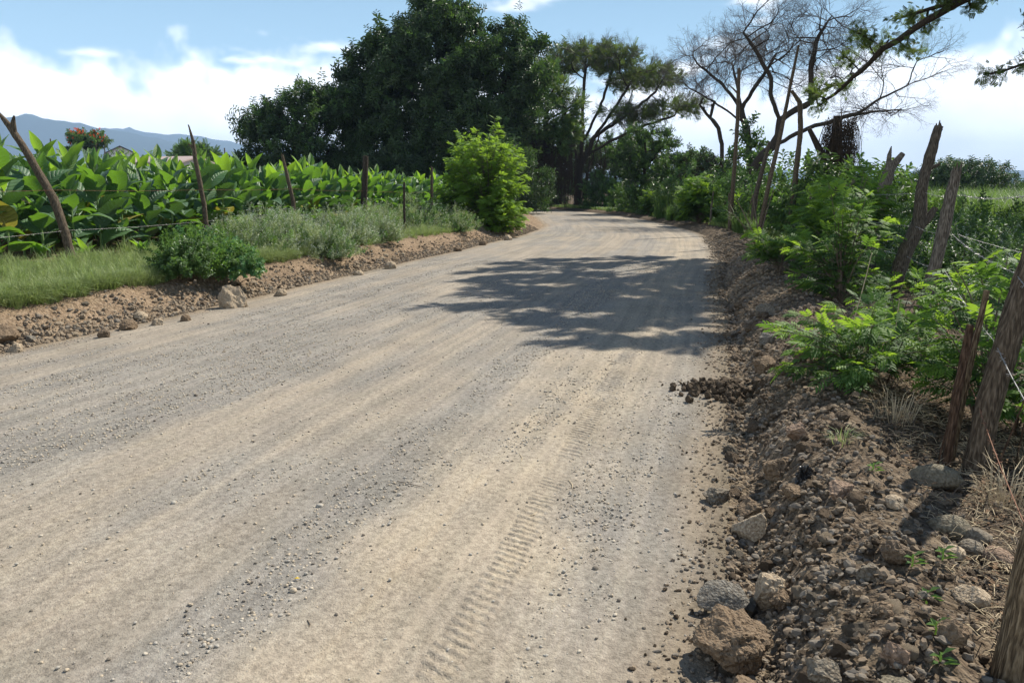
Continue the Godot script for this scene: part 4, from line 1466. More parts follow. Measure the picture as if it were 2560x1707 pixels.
func build_left_fence():
	post("fence_post", "tall leaning fence post with forked top at the left", P(-7.36, 0.3, 12.8), [Vector3(0, -0.2, 0), Vector3(-0.08, 0.55, 0), Vector3(-0.22, 1.15, 0), Vector3(-0.55, 1.85, 0), Vector3(-0.80, 2.30, 0), Vector3(-0.99, 2.56, 0)], [0.075, 0.07, 0.068, 0.06, 0.05, 0.016], "post_wood",
		[[[Vector3(-0.74, 2.18, 0), Vector3(-0.72, 2.36, 0.02), Vector3(-0.69, 2.46, 0.02)], [0.05, 0.04, 0.014]]], "posts of the left fence")
	post("fence_post", "slender crooked fence post second from the left", P(-6.5, 0.3, 16.4), [Vector3(0, -0.2, 0), Vector3(-0.03, 1.0, 0), Vector3(-0.14, 1.9, 0), Vector3(-0.16, 2.3, 0), Vector3(-0.23, 2.62, 0)], [0.05, 0.05, 0.045, 0.036, 0.012], "post_wood",
		[[[Vector3(-0.15, 2.1, 0), Vector3(-0.22, 2.2, 0), Vector3(-0.26, 2.24, 0)], [0.025, 0.022, 0.012]]], "posts of the left fence")
	post("fence_post", "thin fence post leaning left behind the pale weeds", P(-5.68, 0.3, 20.0), [Vector3(0, -0.2, 0), Vector3(0.03, 1.0, 0), Vector3(-0.12, 1.8, 0), Vector3(-0.19, 2.18, 0)], [0.055, 0.052, 0.045, 0.03], "post_wood", [], "posts of the left fence", 0.05)
	post("fence_post", "thick dark sawn fence post in the middle of the left fence", P(-4.72, 0.3, 24.5), [Vector3(0, -0.2, 0), Vector3(0.03, 0.9, 0), Vector3(0.14, 2.35, 0)], [0.10, 0.10, 0.085], "bark", [], "posts of the left fence")
	post("fence_post", "short thin stake standing on the grassy bank edge", P(-3.0, 0.33, 21.5), [Vector3(0, -0.2, 0), Vector3(0, 0.8, 0), Vector3(0.02, 1.48, 0)], [0.036, 0.034, 0.028], "bark", [], "posts of the left fence")
	post("fence_post", "fence post between the stake and the bright feathery bush", P(-3.2, 0.3, 30.7), [Vector3(0, -0.2, 0), Vector3(0.02, 1.2, 0), Vector3(0.04, 2.2, 0)], [0.06, 0.058, 0.045], "post_wood", [], "posts of the left fence", 0.05)
	post("fence_post", "farthest short fence post beside the bright feathery bush", P(-2.5, 0.3, 34.0), [Vector3(0, -0.2, 0), Vector3(-0.02, 0.8, 0), Vector3(-0.06, 1.6, 0)], [0.05, 0.05, 0.04], "post_grey", [], "posts of the left fence")
	var hs := [1.28, 0.62]
	var labels := ["rusty upper barbed wire along the left fence", "grey lower barbed wire along the left fence"]
	for k in 2:
		var y: float = 0.3 + hs[k]
		var c: float = hs[k]
		wire("barbed_wire", labels[k], [P(-11.6, y - 0.1, -2.0), P(-9.0, y - 0.08 - 0.1 * k, 5.6), P(-7.36 - 0.1 * c, y, 12.87), P(-6.5 - 0.04, y + 0.02, 16.46), P(-5.68, y + 0.05, 20.06), P(-4.66, y, 24.4), P(-3.18, y - 0.05, 30.77), P(-2.52, y - 0.1, 34.05)], 0.02, "wire_rust" if k == 0 else "wire", "barbed wires of the left fence")
	post("fence_post", "fence post of the left fence outside the picture", P(-9.0, 0.3, 5.6), [Vector3(0, -0.2, 0), Vector3(0.03, 1.2, 0), Vector3(0.0, 2.1, 0)], [0.06, 0.06, 0.05], "post_wood", [], "posts of the left fence")

# ---------------------------------------------------------------- verge plants on the left

func on_left(t: float, s: float) -> Vector3:
	var q := road_at(t, s)
	return P(q.x, land(t, s), q.y)

func build_left_plants():
	# short grass on the bank
	var ga := tuft(18, 0.26, 0.12, 0.005, 1.2).mesh(M.grass_a)
	var gb := tuft(18, 0.28, 0.12, 0.005, 1.3).mesh(M.grass_b)
	var sp := [[], []]
	for k in 9000:
		var t := rf(20.0, 50.0)
		var near_ := t < 30.5
		var s := -half_left(t) - rf(0.78 + 0.12 * nz.get_noise_2d(t * 1.5, 5.0), 3.9 if near_ else 3.2)
		if not near_ and rng.randf() < 0.45:
			continue
		var patch := nz.get_noise_2d(t * 1.1, s * 1.1 + 60.0)
		if patch < -0.28 and rng.randf() < 0.75:
			continue
		sp[0 if rng.randf() < 0.6 else 1].append(Transform3D(Basis(Vector3.UP, rf(0, TAU)).scaled(Vector3(1.1, rf(0.45, 1.3) * (1.0 + 1.1 * patch), 1.1)), on_left(t, s) - Vector3(0, 0.01, 0)))
	# it hangs over the lip of the bank
	for k in 1500:
		var t := rf(21.0, 31.0)
		var s := -half_left(t) - rf(0.68, 0.95)
		sp[k % 2].append(Transform3D((Basis(Vector3.UP, rf(0, TAU)) * Basis(Vector3.RIGHT, rf(-0.5, 0.5))).scaled(Vector3(1.1, rf(0.6, 1.1), 1.1)), on_left(t, s)))
	tag(scatter("verge_grass", ga, sp[0], self), "short green grass on top of the left bank", "grass", "", "stuff")
	tag(scatter("verge_grass", gb, sp[1], self), "pale dry tipped grass on top of the left bank", "grass", "", "stuff")
	# dark bush, creeper and pale weeds along the fence
	var c1 := sprig(14, 0.16, 0.055, 0.036).mesh(M.bush_b)
	var c2 := sprig(14, 0.16, 0.055, 0.036).mesh(M.creeper)
	var c3 := sprig(14, 0.20, 0.065, 0.03).mesh(M.bush_a)
	var w1 := weed_sprig(M.weed)
	var w2 := weed_sprig(M.grass_b)
	leafy_bush("bush", "dark green bush on the left bank beside the grass", P(-4.75, 0.37, 11.0), 0.38, 0.44, 0.36, 380, [c1, c3, c1])
	leafy_bush("bush", "bright green creeper spilling over the left bank above the pale boulder", P(-4.2, 0.34, 11.6), 0.36, 0.30, 0.30, 420, [c2, c2, c3])
	leafy_bush("bush", "green leafy bush behind the bright creeper on the left bank", P(-5.0, 0.37, 12.6), 0.5, 0.5, 0.45, 480, [c3, c2, c1])
	var ws := [[-5.00, 14.2, 0.72, 0.68, "pale airy weed clump right of the second fence post"], [-4.45, 15.3, 0.77, 0.76, "tall pale airy weed clump in front of the third post"], [-3.65, 15.2, 0.59, 0.54, "pale airy weed clump at the lip of the bank"], [-3.75, 17.2, 0.72, 0.72, "pale airy weed clump before the thick dark post"], [-5.05, 17.6, 0.77, 0.76, "pale airy weed clump at the foot of the third post"], [-3.20, 18.6, 0.59, 0.50, "low pale weed clump left of the short stake"], [-4.05, 20.0, 0.77, 0.68, "pale airy weed clump behind the short stake"]]
	for e in ws:
		leafy_bush("weed_clump", e[4], on_land(e[0], e[1]), e[2], e[3], e[2] * 0.8, int(520 * e[2]), [w1, w2, c3], "pale weeds along the left fence", "twig", "weeds", 0.7)
	var bs := [[-3.05, 23.4, 0.9, 0.65, "low brownish green weed clump right of the short stake"], [-2.35, 25.6, 0.8, 0.75, "brownish green weed clump before the bright feathery bush"], [-3.15, 26.6, 0.9, 1.0, "leafy weed clump left of the bright feathery bush"], [-3.85, 23.8, 0.9, 0.85, "leafy weed clump at the foot of the thick dark post"], [-1.65, 23.9, 0.6, 0.45, "low leafy weeds at the lip of the bank below the bright bush"]]
	for e in bs:
		leafy_bush("weed_clump", e[4], on_land(e[0], e[1]), e[2], e[3], e[2] * 0.8, int(420 * e[2]), [w2, c3, c1], "green weeds along the left fence", "twig", "weeds", 0.4)
	feather_shrub("feathery_bush", "large bright lime green feathery bush at the bend of the road", P(-0.95, 0.3, 28.0), 180, 3.75, 1.5, Vector3(0.0, 0, 0), 0.20, 40, ["mimosa_a", "mimosa_a", "mimosa_b"], "", 0.10, false, 0.40)
	feather_shrub("feathery_bush", "low lime green feathery bush at the right foot of the large one", on_land(-0.45, 27.0), 46, 1.5, 0.75, Vector3(0.1, 0, 0), 0.19, 32, ["mimosa_a", "mimosa_a", "mimosa_b"], "", 0.1, false, 0.4)
	feather_shrub("feathery_bush", "small feathery bush between the large lime bush and the last post", on_land(-2.1, 28.2), 26, 1.9, 0.6, Vector3(-0.2, 0, 0), 0.19, 28, ["mimosa_a", "mimosa_b", "mimosa_c"], "", 0.1, false, 0.2)
	var o := single("grass_tuft", tuft(60, 0.22, 0.3, 0.006, 1.0).mesh(M.grass_a), on_left(25.6, -4.25), "single grass tuft growing on the bare left bank", "grass")

func weed_sprig(m: Material) -> ArrayMesh:
	# thin forked stem with small leaves and specks of white flower
	var s := Shape.new()
	var fl := Shape.new()
	for k in 7:
		var tip := Vector3(rf(-0.10, 0.10), rf(0.12, 0.30), rf(-0.10, 0.10))
		var a := Vector3(tip.x * 0.25, tip.y * 0.4, tip.z * 0.25)
		var w := Vector3(0.0016, 0, 0.0008)
		s.quad(a - w, a + w, tip + w, tip - w)
		s.quad(-w, w, a + w, a - w)
		for j in 3:
			var o := a.lerp(tip, rf(0.0, 0.9))
			var d := (rdir() + Vector3(0, 0.3, 0)).normalized() * rf(0.03, 0.06)
			var side := d.cross(Vector3.UP).normalized() * 0.007
			s.tri(o, o + d * 0.5 + side, o + d)
			s.tri(o, o + d, o + d * 0.5 - side)
		for j in 4:
			var c := tip + rdir() * 0.016
			var e := rdir() * 0.0045
			var g := e.cross(rdir()).normalized() * 0.0045
			fl.quad(c - e, c + g, c + e, c - g)
	var mesh := s.mesh(m)
	return fl.put(mesh, M.flower_white)

# ---------------------------------------------------------------- right side: posts and poles

func build_right_posts():
	var gp := "posts of the right fence"
	post("fence_post", "gnarled forked fence post rising highest at the right", P(4.69, 0.12, 9.4), [Vector3(0, -0.3, 0), Vector3(0.02, 0.2, 0), Vector3(0.15, 0.72, 0), Vector3(0.28, 1.05, 0), Vector3(0.27, 1.5, 0), Vector3(0.33, 1.85, 0), Vector3(0.40, 2.2, 0)], [0.10, 0.095, 0.085, 0.085, 0.062, 0.062, 0.048], "bark_pale",
		[[[Vector3(0.26, 0.98, 0), Vector3(0.38, 1.12, 0.02), Vector3(0.45, 1.24, 0.02)], [0.06, 0.05, 0.035]], [[Vector3(0.37, 1.72, 0), Vector3(0.45, 1.75, 0), Vector3(0.46, 1.78, 0)], [0.024, 0.018, 0.006]]], gp, 0.07)
	post("fence_post", "weathered fence post with splintered reddish top at the right", P(4.34, 0.10, 8.0), [Vector3(0, -0.3, 0), Vector3(0.04, 0.3, 0), Vector3(0.13, 0.85, 0), Vector3(0.17, 1.25, 0), Vector3(0.22, 1.66, 0)], [0.062, 0.062, 0.062, 0.062, 0.05], "post_grey", [], gp, 0.09)
	post("fence_post", "thick straight wooden post leaning right beside thin stakes", P(2.43, 0.10, 3.82), [Vector3(0, -0.3, 0), Vector3(0.05, 0.4, 0), Vector3(0.16, 1.0, 0), Vector3(0.27, 1.62, 0)], [0.066, 0.064, 0.06, 0.056], "post_wood", [], gp)
	post("fence_stake", "brown stake against the left of the thick leaning post", P(2.31, 0.10, 3.86), [Vector3(0, -0.2, 0), Vector3(0.02, 0.4, 0), Vector3(0.05, 0.78, 0)], [0.026, 0.024, 0.018], "post_red", [], gp)
	post("fence_stake", "thin greenish stake between the brown stake and thick post", P(2.36, 0.10, 3.92), [Vector3(0, -0.2, 0), Vector3(0.04, 0.4, 0), Vector3(0.10, 0.95, 0)], [0.02, 0.019, 0.014], "post_pale", [], gp)
	post("fence_post", "smooth pale brown post cut by the lower right picture edge", P(1.47, 0.08, 2.0), [Vector3(0, -0.4, 0), Vector3(0.035, 0.3, 0), Vector3(0.075, 0.75, 0), Vector3(0.11, 1.1, 0)], [0.082, 0.08, 0.076, 0.07], "post_pale", [], gp)
	post("fence_post", "grey broken post with notched top behind the feathery shrubs", P(6.55, 0.1, 14.0), [Vector3(0, -0.3, 0), Vector3(0.08, 1.0, 0), Vector3(0.2, 1.75, 0), Vector3(0.27, 2.0, 0)], [0.11, 0.11, 0.10, 0.07], "post_grey",
		[[[Vector3(0.22, 1.8, 0), Vector3(0.36, 2.02, 0), Vector3(0.44, 2.12, 0)], [0.07, 0.06, 0.05]], [[Vector3(0.2, 1.85, 0), Vector3(0.2, 2.1, 0), Vector3(0.22, 2.25, 0)], [0.05, 0.035, 0.008]]], gp)
	post("fence_post", "dark snapped post left of the notched grey post", P(5.9, 0.1, 14.6), [Vector3(0, -0.3, 0), Vector3(0.04, 0.9, 0), Vector3(0.2, 1.55, 0)], [0.09, 0.085, 0.07], "bark", [], gp, 0.1)
	post("tall_pole", "tall slim upright wooden pole by the right verge", P(8.2, 0.15, 29.0), [Vector3(0, -0.4, 0), Vector3(0.06, 2.0, 0), Vector3(0.09, 4.0, 0), Vector3(0.03, 5.8, 0)], [0.08, 0.075, 0.07, 0.06], "post_wood", [[[Vector3(0.06, 4.9, 0), Vector3(-0.15, 5.1, 0), Vector3(-0.33, 5.25, 0)], [0.04, 0.03, 0.012]]])
	post("leaning_pole", "long pole leaning right in front of the bare tree", P(7.55, 0.15, 23.7), [Vector3(0, -0.4, 0), Vector3(0.28, 1.6, 0), Vector3(0.55, 3.2, 0), Vector3(0.90, 5.65, 0)], [0.075, 0.068, 0.06, 0.035], "post_wood")
	post("short_pole", "short dark pole just left of the leaning pole", P(8.1, 0.15, 25.5), [Vector3(-0.15, -0.3, 0), Vector3(-0.1, 1.2, 0), Vector3(0.16, 2.5, 0), Vector3(0.26, 3.0, 0)], [0.085, 0.08, 0.065, 0.05], "bark_pale")
	post("bent_trunk", "pale bent trunk crooked near its top right of the leaning pole", P(9.07, 0.12, 25.0), [Vector3(0, -0.3, 0), Vector3(0.0, 1.0, 0), Vector3(0.03, 1.8, 0), Vector3(0.09, 3.4, 0), Vector3(0.0, 4.2, 0), Vector3(-0.28, 4.55, 0)], [0.12, 0.10, 0.085, 0.08, 0.075, 0.05], "post_wood")
	# stakes of the old hedge fence
	var n := 0
	for e in [[7.95, 19.6, 1.35, 0.05, "post_grey"], [7.75, 19.0, 1.5, 0.10, "post_wood"], [7.6, 18.2, 1.45, 0.22, "post_grey"], [7.35, 17.4, 1.75, 0.20, "post_wood"], [7.1, 16.8, 1.6, 0.08, "post_pale"], [8.2, 20.6, 1.45, 0.02, "bark_pale"], [8.35, 21.5, 1.3, -0.05, "post_grey"], [8.5, 22.3, 1.5, 0.08, "bark_pale"], [8.3, 27.2, 1.4, 0.1, "post_wood"], [8.6, 30.5, 1.4, -0.04, "post_wood"], [8.75, 34.0, 1.5, 0.05, "post_grey"], [9.0, 41.0, 1.6, 0.08, "post_wood"], [9.1, 47.0, 1.9, 0.02, "post_pale"]]:
		var words := ["slim weathered stake of the hedge fence behind the feathery shrubs", "slim weathered stake standing in the verge bushes beyond the poles"]
		post("fence_stake", words[0 if n < 8 else 1], P(e[0], 0.1, e[1]), [Vector3(0, -0.3, 0), Vector3(e[3] * 0.4, e[2] * 0.5, 0), Vector3(e[3] * 1.6, e[2], 0)], [0.05, 0.045, 0.03], e[4], [], "stakes of the hedge fence" if n < 8 else "stakes beyond the poles")
		n += 1
	# wires
	var y := [1.42, 1.02, 0.66, 0.34]
	var labels := ["top barbed wire of the right fence", "second barbed wire of the right fence", "third barbed wire of the right fence", "lowest barbed wire of the right fence"]
	for k in 4:
		var h: float = y[k]
		var l := [P(1.47 + 0.1 * h + 0.08, minf(h, 1.1) + 0.08, 2.05), P(2.43 + 0.17 * h - 0.02, h + 0.12, 3.90), P(4.42 + 0.13 * h, h + 0.10, 7.93), P(4.69 + 0.2 * h, h + 0.12, 9.33), P(5.95 + 0.1 * h, h + 0.12, 14.5), P(7.4 + 0.1 * h, h + 0.1, 17.4)]
		wire("barbed_wire", labels[k], l, 0.03, "wire" if k < 3 else "wire_rust", "barbed wires of the right fence")
	var loose := Shape.new()
	var a := P(4.6, 1.12, 7.92)
	loose.tube(bezier(a, a + Vector3(0.25, -0.12, 0.1), a + Vector3(0.42, -0.30, 0.2), 6), taper(0.002, 0.0016, 7), 4)
	loose.tube(bezier(a, a + Vector3(0.4, -0.14, 0.1), a + Vector3(0.75, -0.22, 0.3), 6), taper(0.002, 0.0016, 7), 4)
	loose.tube(bezier(a, a + Vector3(-0.05, 0.07, 0.05), a + Vector3(-0.07, 0.16, 0.05), 4), taper(0.002, 0.0016, 5), 4)
	single("wire_end", loose.mesh(M.wire), Vector3.ZERO, "loose curled wire ends on the splintered fence post", "wire")

# ---------------------------------------------------------------- right side: shrubs, cane and grass

func build_right_plants():
	var mm := ["mimosa_a", "mimosa_b", "mimosa_c"]
	var gp := "feathery shrubs along the right fence"
	feather_shrub("feathery_shrub", "tall feathery shrub left of the forked fence post", on_land(4.1, 9.4), 34, 1.5, 0.6, Vector3(-0.05, 0, 0), 0.165, 18, mm, gp, 0.15, true, 0.3)
	feather_shrub("feathery_shrub", "low spreading feathery shrub overhanging the rubble bank", on_land(2.55, 5.4), 40, 0.62, 0.72, Vector3(-0.10, 0, 0.05), 0.12, 17, mm, gp, 0.2, true, 0.5)
	feather_shrub("feathery_shrub", "bright feathery shrub against the thick leaning post", on_land(3.0, 4.7), 26, 1.2, 0.5, Vector3(0.05, 0, 0.05), 0.135, 17, mm, gp, 0.2, true, 0.3)
	feather_shrub("feathery_shrub", "feathery shrub between the two weathered fence posts", on_land(3.6, 7.0), 22, 0.7, 0.5, Vector3(0.0, 0, 0), 0.13, 16, mm, gp, 0.15, true, 0.3)
	feather_shrub("feathery_shrub", "small feathery shrub leaning over the bank farther along", on_land(4.15, 11.8), 18, 0.85, 0.5, Vector3(-0.15, 0, 0), 0.16, 17, mm, gp, 0.2, true, 0.3)
	feather_shrub("feathery_shrub", "feathery shrub in front of the notched grey post", on_land(5.5, 12.6), 40, 1.95, 0.8, Vector3(0.0, 0, 0), 0.19, 24, mm, gp, 0.25, true, 0.2)
	feather_shrub("feathery_shrub", "feathery shrub below the vine hung stump", on_land(6.6, 15.6), 34, 2.1, 0.9, Vector3(0.1, 0, 0), 0.2, 24, mm, gp, 0.3, true, 0.2)
	feather_shrub("feathery_shrub", "thin feathery seedlings at the right picture edge", on_land(3.1, 3.9), 16, 0.85, 0.35, Vector3(0.05, 0, 0), 0.125, 16, mm, gp, 0.25, true, 0.3)
	feather_shrub("feathery_bush", "round bright feathery bush left of the tall slim pole", on_land(8.75, 36.0), 60, 2.3, 0.95, Vector3.ZERO, 0.36, 18, mm, "", 0.25, false, 0.3)
	feather_shrub("feathery_bush", "pale feathery bush behind the foot of the tall pole", on_land(9.6, 31.5), 30, 1.5, 0.8, Vector3.ZERO, 0.34, 16, mm, "", 0.15, false, 0.3)
	feather_shrub("feathery_bush", "small yellow green feathery bush on the verge near the bend", on_land(8.7, 49.0), 24, 1.5, 0.5, Vector3.ZERO, 0.32, 14, mm, "", 0.15, false, 0.3)
	# tangled weeds behind the fence
	var wa := sprig(12, 0.24, 0.10, 0.045).mesh(M.bush_b)
	var wb := sprig(12, 0.24, 0.10, 0.04).mesh(M.dense_a)
	var wc := weed_sprig(M.bush_a)
	for e in [[6.6, 11.2, 0.9, 0.75, "tangled weeds right of the forked fence post"], [7.6, 13.0, 1.1, 1.0, "tangled weeds right of the notched grey post"], [8.6, 15.0, 1.2, 1.15, "tangled weeds before the cane field"], [8.4, 18.0, 1.3, 1.4, "tall tangled weeds left of the cane field"], [5.3, 8.2, 0.7, 0.5, "low tangled weeds right of the splintered post"], [10.4, 16.6, 1.2, 0.9, "tangled weeds at the near edge of the cane"]]:
		leafy_bush("weed_tangle", e[4], on_land(e[0], e[1]), e[2], e[3], e[2] * 0.8, int(420 * e[2]), [wa, wb, wc], "tangled weeds behind the right fence", "twig", "weeds", 0.5)
	# reed-like grass clumps
	var blades := tuft(26, 1.5, 0.5, 0.028, 0.9).mesh(M.cane)
	for e in [[8.9, 44.0, 1.5, "tall reed grass clump beside the round bright bush"], [9.5, 40.0, 1.3, "tall reed grass clump behind the round bright bush"], [8.4, 40.5, 0.7, "short bright grass clump at the verge"], [8.0, 26.6, 0.75, "grass clump between the tall pole and leaning pole"], [7.75, 24.6, 0.55, "grass clump at the foot of the leaning pole"]]:
		var o := thing("grass_clump", e[3], "grass", on_land(e[0], e[1]), "grass clumps on the right verge")
		var sp := []
		for k in 14:
			sp.append(Transform3D(Basis(Vector3.UP, rf(0, TAU)).scaled(Vector3.ONE * e[2] * rf(0.7, 1.1)), Vector3(rf(-0.5, 0.5), 0, rf(-0.5, 0.5)) * e[2]))
		scatter("blades", blades, sp, o)
	# cane and grass beyond the fence
	var cane := tuft(20, 2.05, 0.6, 0.030, 1.0).mesh(M.cane)
	var cane2 := tuft(20, 1.9, 0.6, 0.026, 1.1).mesh(M.cane_light)
	var lots := [[], []]
	for k in 5200:
		var d := 19.5 + 48.0 * pow(rng.randf(), 1.5)
		var x := rf(0.42, 0.82) * d
		if d < 22.5 + 2.0 * nz.get_noise_2d(x * 0.3, 3.0) - 0.12 * (x - 13.0):
			continue
		lots[0 if rng.randf() < 0.65 else 1].append(Transform3D(Basis(Vector3.UP, rf(0, TAU)).scaled(Vector3(1, rf(0.75, 1.08), 1)), P(x, 0.05, d)))
	tag(scatter("cane_crop", cane, lots[0], self), "tall green cane field beyond the right fence", "cane", "", "stuff")
	tag(scatter("cane_crop", cane2, lots[1], self), "lighter grass mixed into the cane field", "cane", "", "stuff")
	# low green growth on the open ground behind the fence and on the right verge
	var low := tuft(14, 0.26, 0.25, 0.012, 1.1).mesh(M.grass_a)
	var lowb := sprig(12, 0.14, 0.10, 0.05).mesh(M.bush_a)
	var sp := [[], []]
	for k in 5200:
		var d := rf(9.5, 24.0)
		var x := rf(0.47, 0.80) * d
		if nz.get_noise_2d(x * 0.5, d * 0.35) < lerpf(0.12, -0.15, (d - 9.5) / 14.0):
			continue
		sp[k % 2].append(Transform3D(Basis(Vector3.UP, rf(0, TAU)).scaled(Vector3.ONE * rf(0.6, 1.3)), on_land(x, d)))
	for k in 5200:
		var t := rf(37.0, 96.0)
		var s := half_right(t) + rf(1.1, 4.4)
		if nz.get_noise_2d(t * 0.7, s * 0.9) < -0.15:
			continue
		sp[0 if rng.randf() < 0.65 else 1].append(Transform3D(Basis(Vector3.UP, rf(0, TAU)).scaled(Vector3.ONE * rf(0.7, 1.5)), on_left(t, s)))
	for k in 1600:
		var t := rf(60.0, 92.0)
		var s := -half_left(t) - rf(0.6, 4.0)
		sp[0 if rng.randf() < 0.65 else 1].append(Transform3D(Basis(Vector3.UP, rf(0, TAU)).scaled(Vector3.ONE * rf(0.8, 1.6)), on_left(t, s)))
	tag(scatter("ground_cover", low, sp[0], self), "low grass on the open ground right of the road", "grass", "", "stuff")
	tag(scatter("ground_cover", lowb, sp[1], self), "low leafy weeds on the open ground right of the road", "weeds", "", "stuff")
	# brush of cut stems below the poles
	var o := thing("cut_brush", "bare cut stems fanning out on the bank below the leaning pole", "branches", on_land(6.3, 19.5))
	for e in [[-1.1, 0.15, 0.3], [-0.9, 0.55, 0.0], [-0.6, 1.3, -0.3], [-0.25, 1.6, -0.2], [0.25, 1.5, 0.1], [-1.2, 0.35, 0.6], [-0.75, 0.9, 0.1]]:
		var s := Shape.new()
		var tip := Vector3(e[0], e[1], e[2])
		s.tube(bezier(Vector3(rf(-0.1, 0.1), 0, rf(-0.1, 0.1)), tip * 0.5 + rdir() * 0.1, tip, 6), taper(0.022, 0.007, 7), 5, 0.15, nz)
		part("stem", s.mesh(M.twig), o)
	# dry stalks in the litter
	for k in 16:
		var d := rf(3.3, 6.8)
		var x := 1.23 + 0.24 * (d - 4.1) + rf(0.95, 2.1)
		var s := Shape.new()
		var tip := Vector3(rf(0.0, 0.25), rf(0.35, 0.95), rf(-0.1, 0.1))
		s.tube(bezier(Vector3(0, -0.05, 0), tip * 0.5 + rdir() * 0.03, tip, 4), taper(0.006, 0.003, 5), 5)
		single("dry_stalk", s.mesh(M.post_red if k % 3 else M.dry_straw), on_land(x, d), "thin dry reddish stalk standing in the litter by the right fence", "stalk", "dry stalks by the right fence")

# ---------------------------------------------------------------- stones

var ico := {}

func ball(level: int) -> Array:
	# [unit directions, triangles] of a divided icosahedron, clockwise from outside
	if ico.has(level):
		return ico[level]
	var v := PackedVector3Array()
	var f := PackedInt32Array()
	if level == 0:
		var g := (1.0 + sqrt(5.0)) / 2.0
		for q in [[-1, g, 0], [1, g, 0], [-1, -g, 0], [1, -g, 0], [0, -1, g], [0, 1, g], [0, -1, -g], [0, 1, -g], [g, 0, -1], [g, 0, 1], [-g, 0, -1], [-g, 0, 1]]:
			v.append(Vector3(q[0], q[1], q[2]).normalized())
		for q in [[0, 11, 5], [0, 5, 1], [0, 1, 7], [0, 7, 10], [0, 10, 11], [1, 5, 9], [5, 11, 4], [11, 10, 2], [10, 7, 6], [7, 1, 8], [3, 9, 4], [3, 4, 2], [3, 2, 6], [3, 6, 8], [3, 8, 9], [4, 9, 5], [2, 4, 11], [6, 2, 10], [8, 6, 7], [9, 8, 1]]:
			f.append_array(PackedInt32Array([q[0], q[2], q[1]]))
	else:
		var b := ball(level - 1)
		v = b[0].duplicate()
		var mid := {}
		for k in range(0, b[1].size(), 3):
			var t := [b[1][k], b[1][k + 1], b[1][k + 2]]
			var m := []
			for j in 3:
				var a: int = mini(t[j], t[(j + 1) % 3])
				var c: int = maxi(t[j], t[(j + 1) % 3])
				var key := a * 100000 + c
				if not mid.has(key):
					mid[key] = v.size()
					v.append((v[a] + v[c]).normalized())
				m.append(mid[key])
			for q in [[t[0], m[0], m[2]], [m[0], t[1], m[1]], [m[2], m[1], t[2]], [m[0], m[1], m[2]]]:
				f.append_array(PackedInt32Array(q))
	ico[level] = [v, f]
	return ico[level]

func rock(seed_: int, level: int, size: Vector3, cuts: int, rough: float, cut_at := 0.72) -> Shape:
	# a ball cut by planes and roughened; foot near y = 0
	var r := RandomNumberGenerator.new()
	r.seed = seed_
	var b := ball(level)
	var s := Shape.new()
	var planes := []
	for k in cuts:
		var z := r.randf_range(-1, 1)
		var a := r.randf() * TAU
		planes.append([Vector3(sqrt(1 - z * z) * cos(a), z, sqrt(1 - z * z) * sin(a)), cut_at * r.randf_range(0.82, 1.2)])
	for d in b[0]:
		var p: Vector3 = d
		for q in planes:
			var over: float = p.dot(q[0]) - q[1]
			if over > 0.0:
				p -= q[0] * over
		p *= 1.0 + rough * nz.get_noise_3dv(d * 1.6 + Vector3(seed_ * 3.1, 0, 0)) + rough * 0.35 * nz.get_noise_3dv(d * 6.0 + Vector3(0, seed_ * 1.7, 0))
		s.v.append(p * size)
	s.i = b[1].duplicate()
	if cuts < 5:
		s.smooth()  # water-worn; broken stone keeps its facets
	return s

func lay(called: String, label: String, mesh: Mesh, x: float, d: float, lift: float, turn: Vector3, category := "stone", group := "") -> MeshInstance3D:
	var o := single(called, mesh, on_land(x, d) + Vector3(0, lift, 0), label, category, group)
	o.rotation = turn
	return o

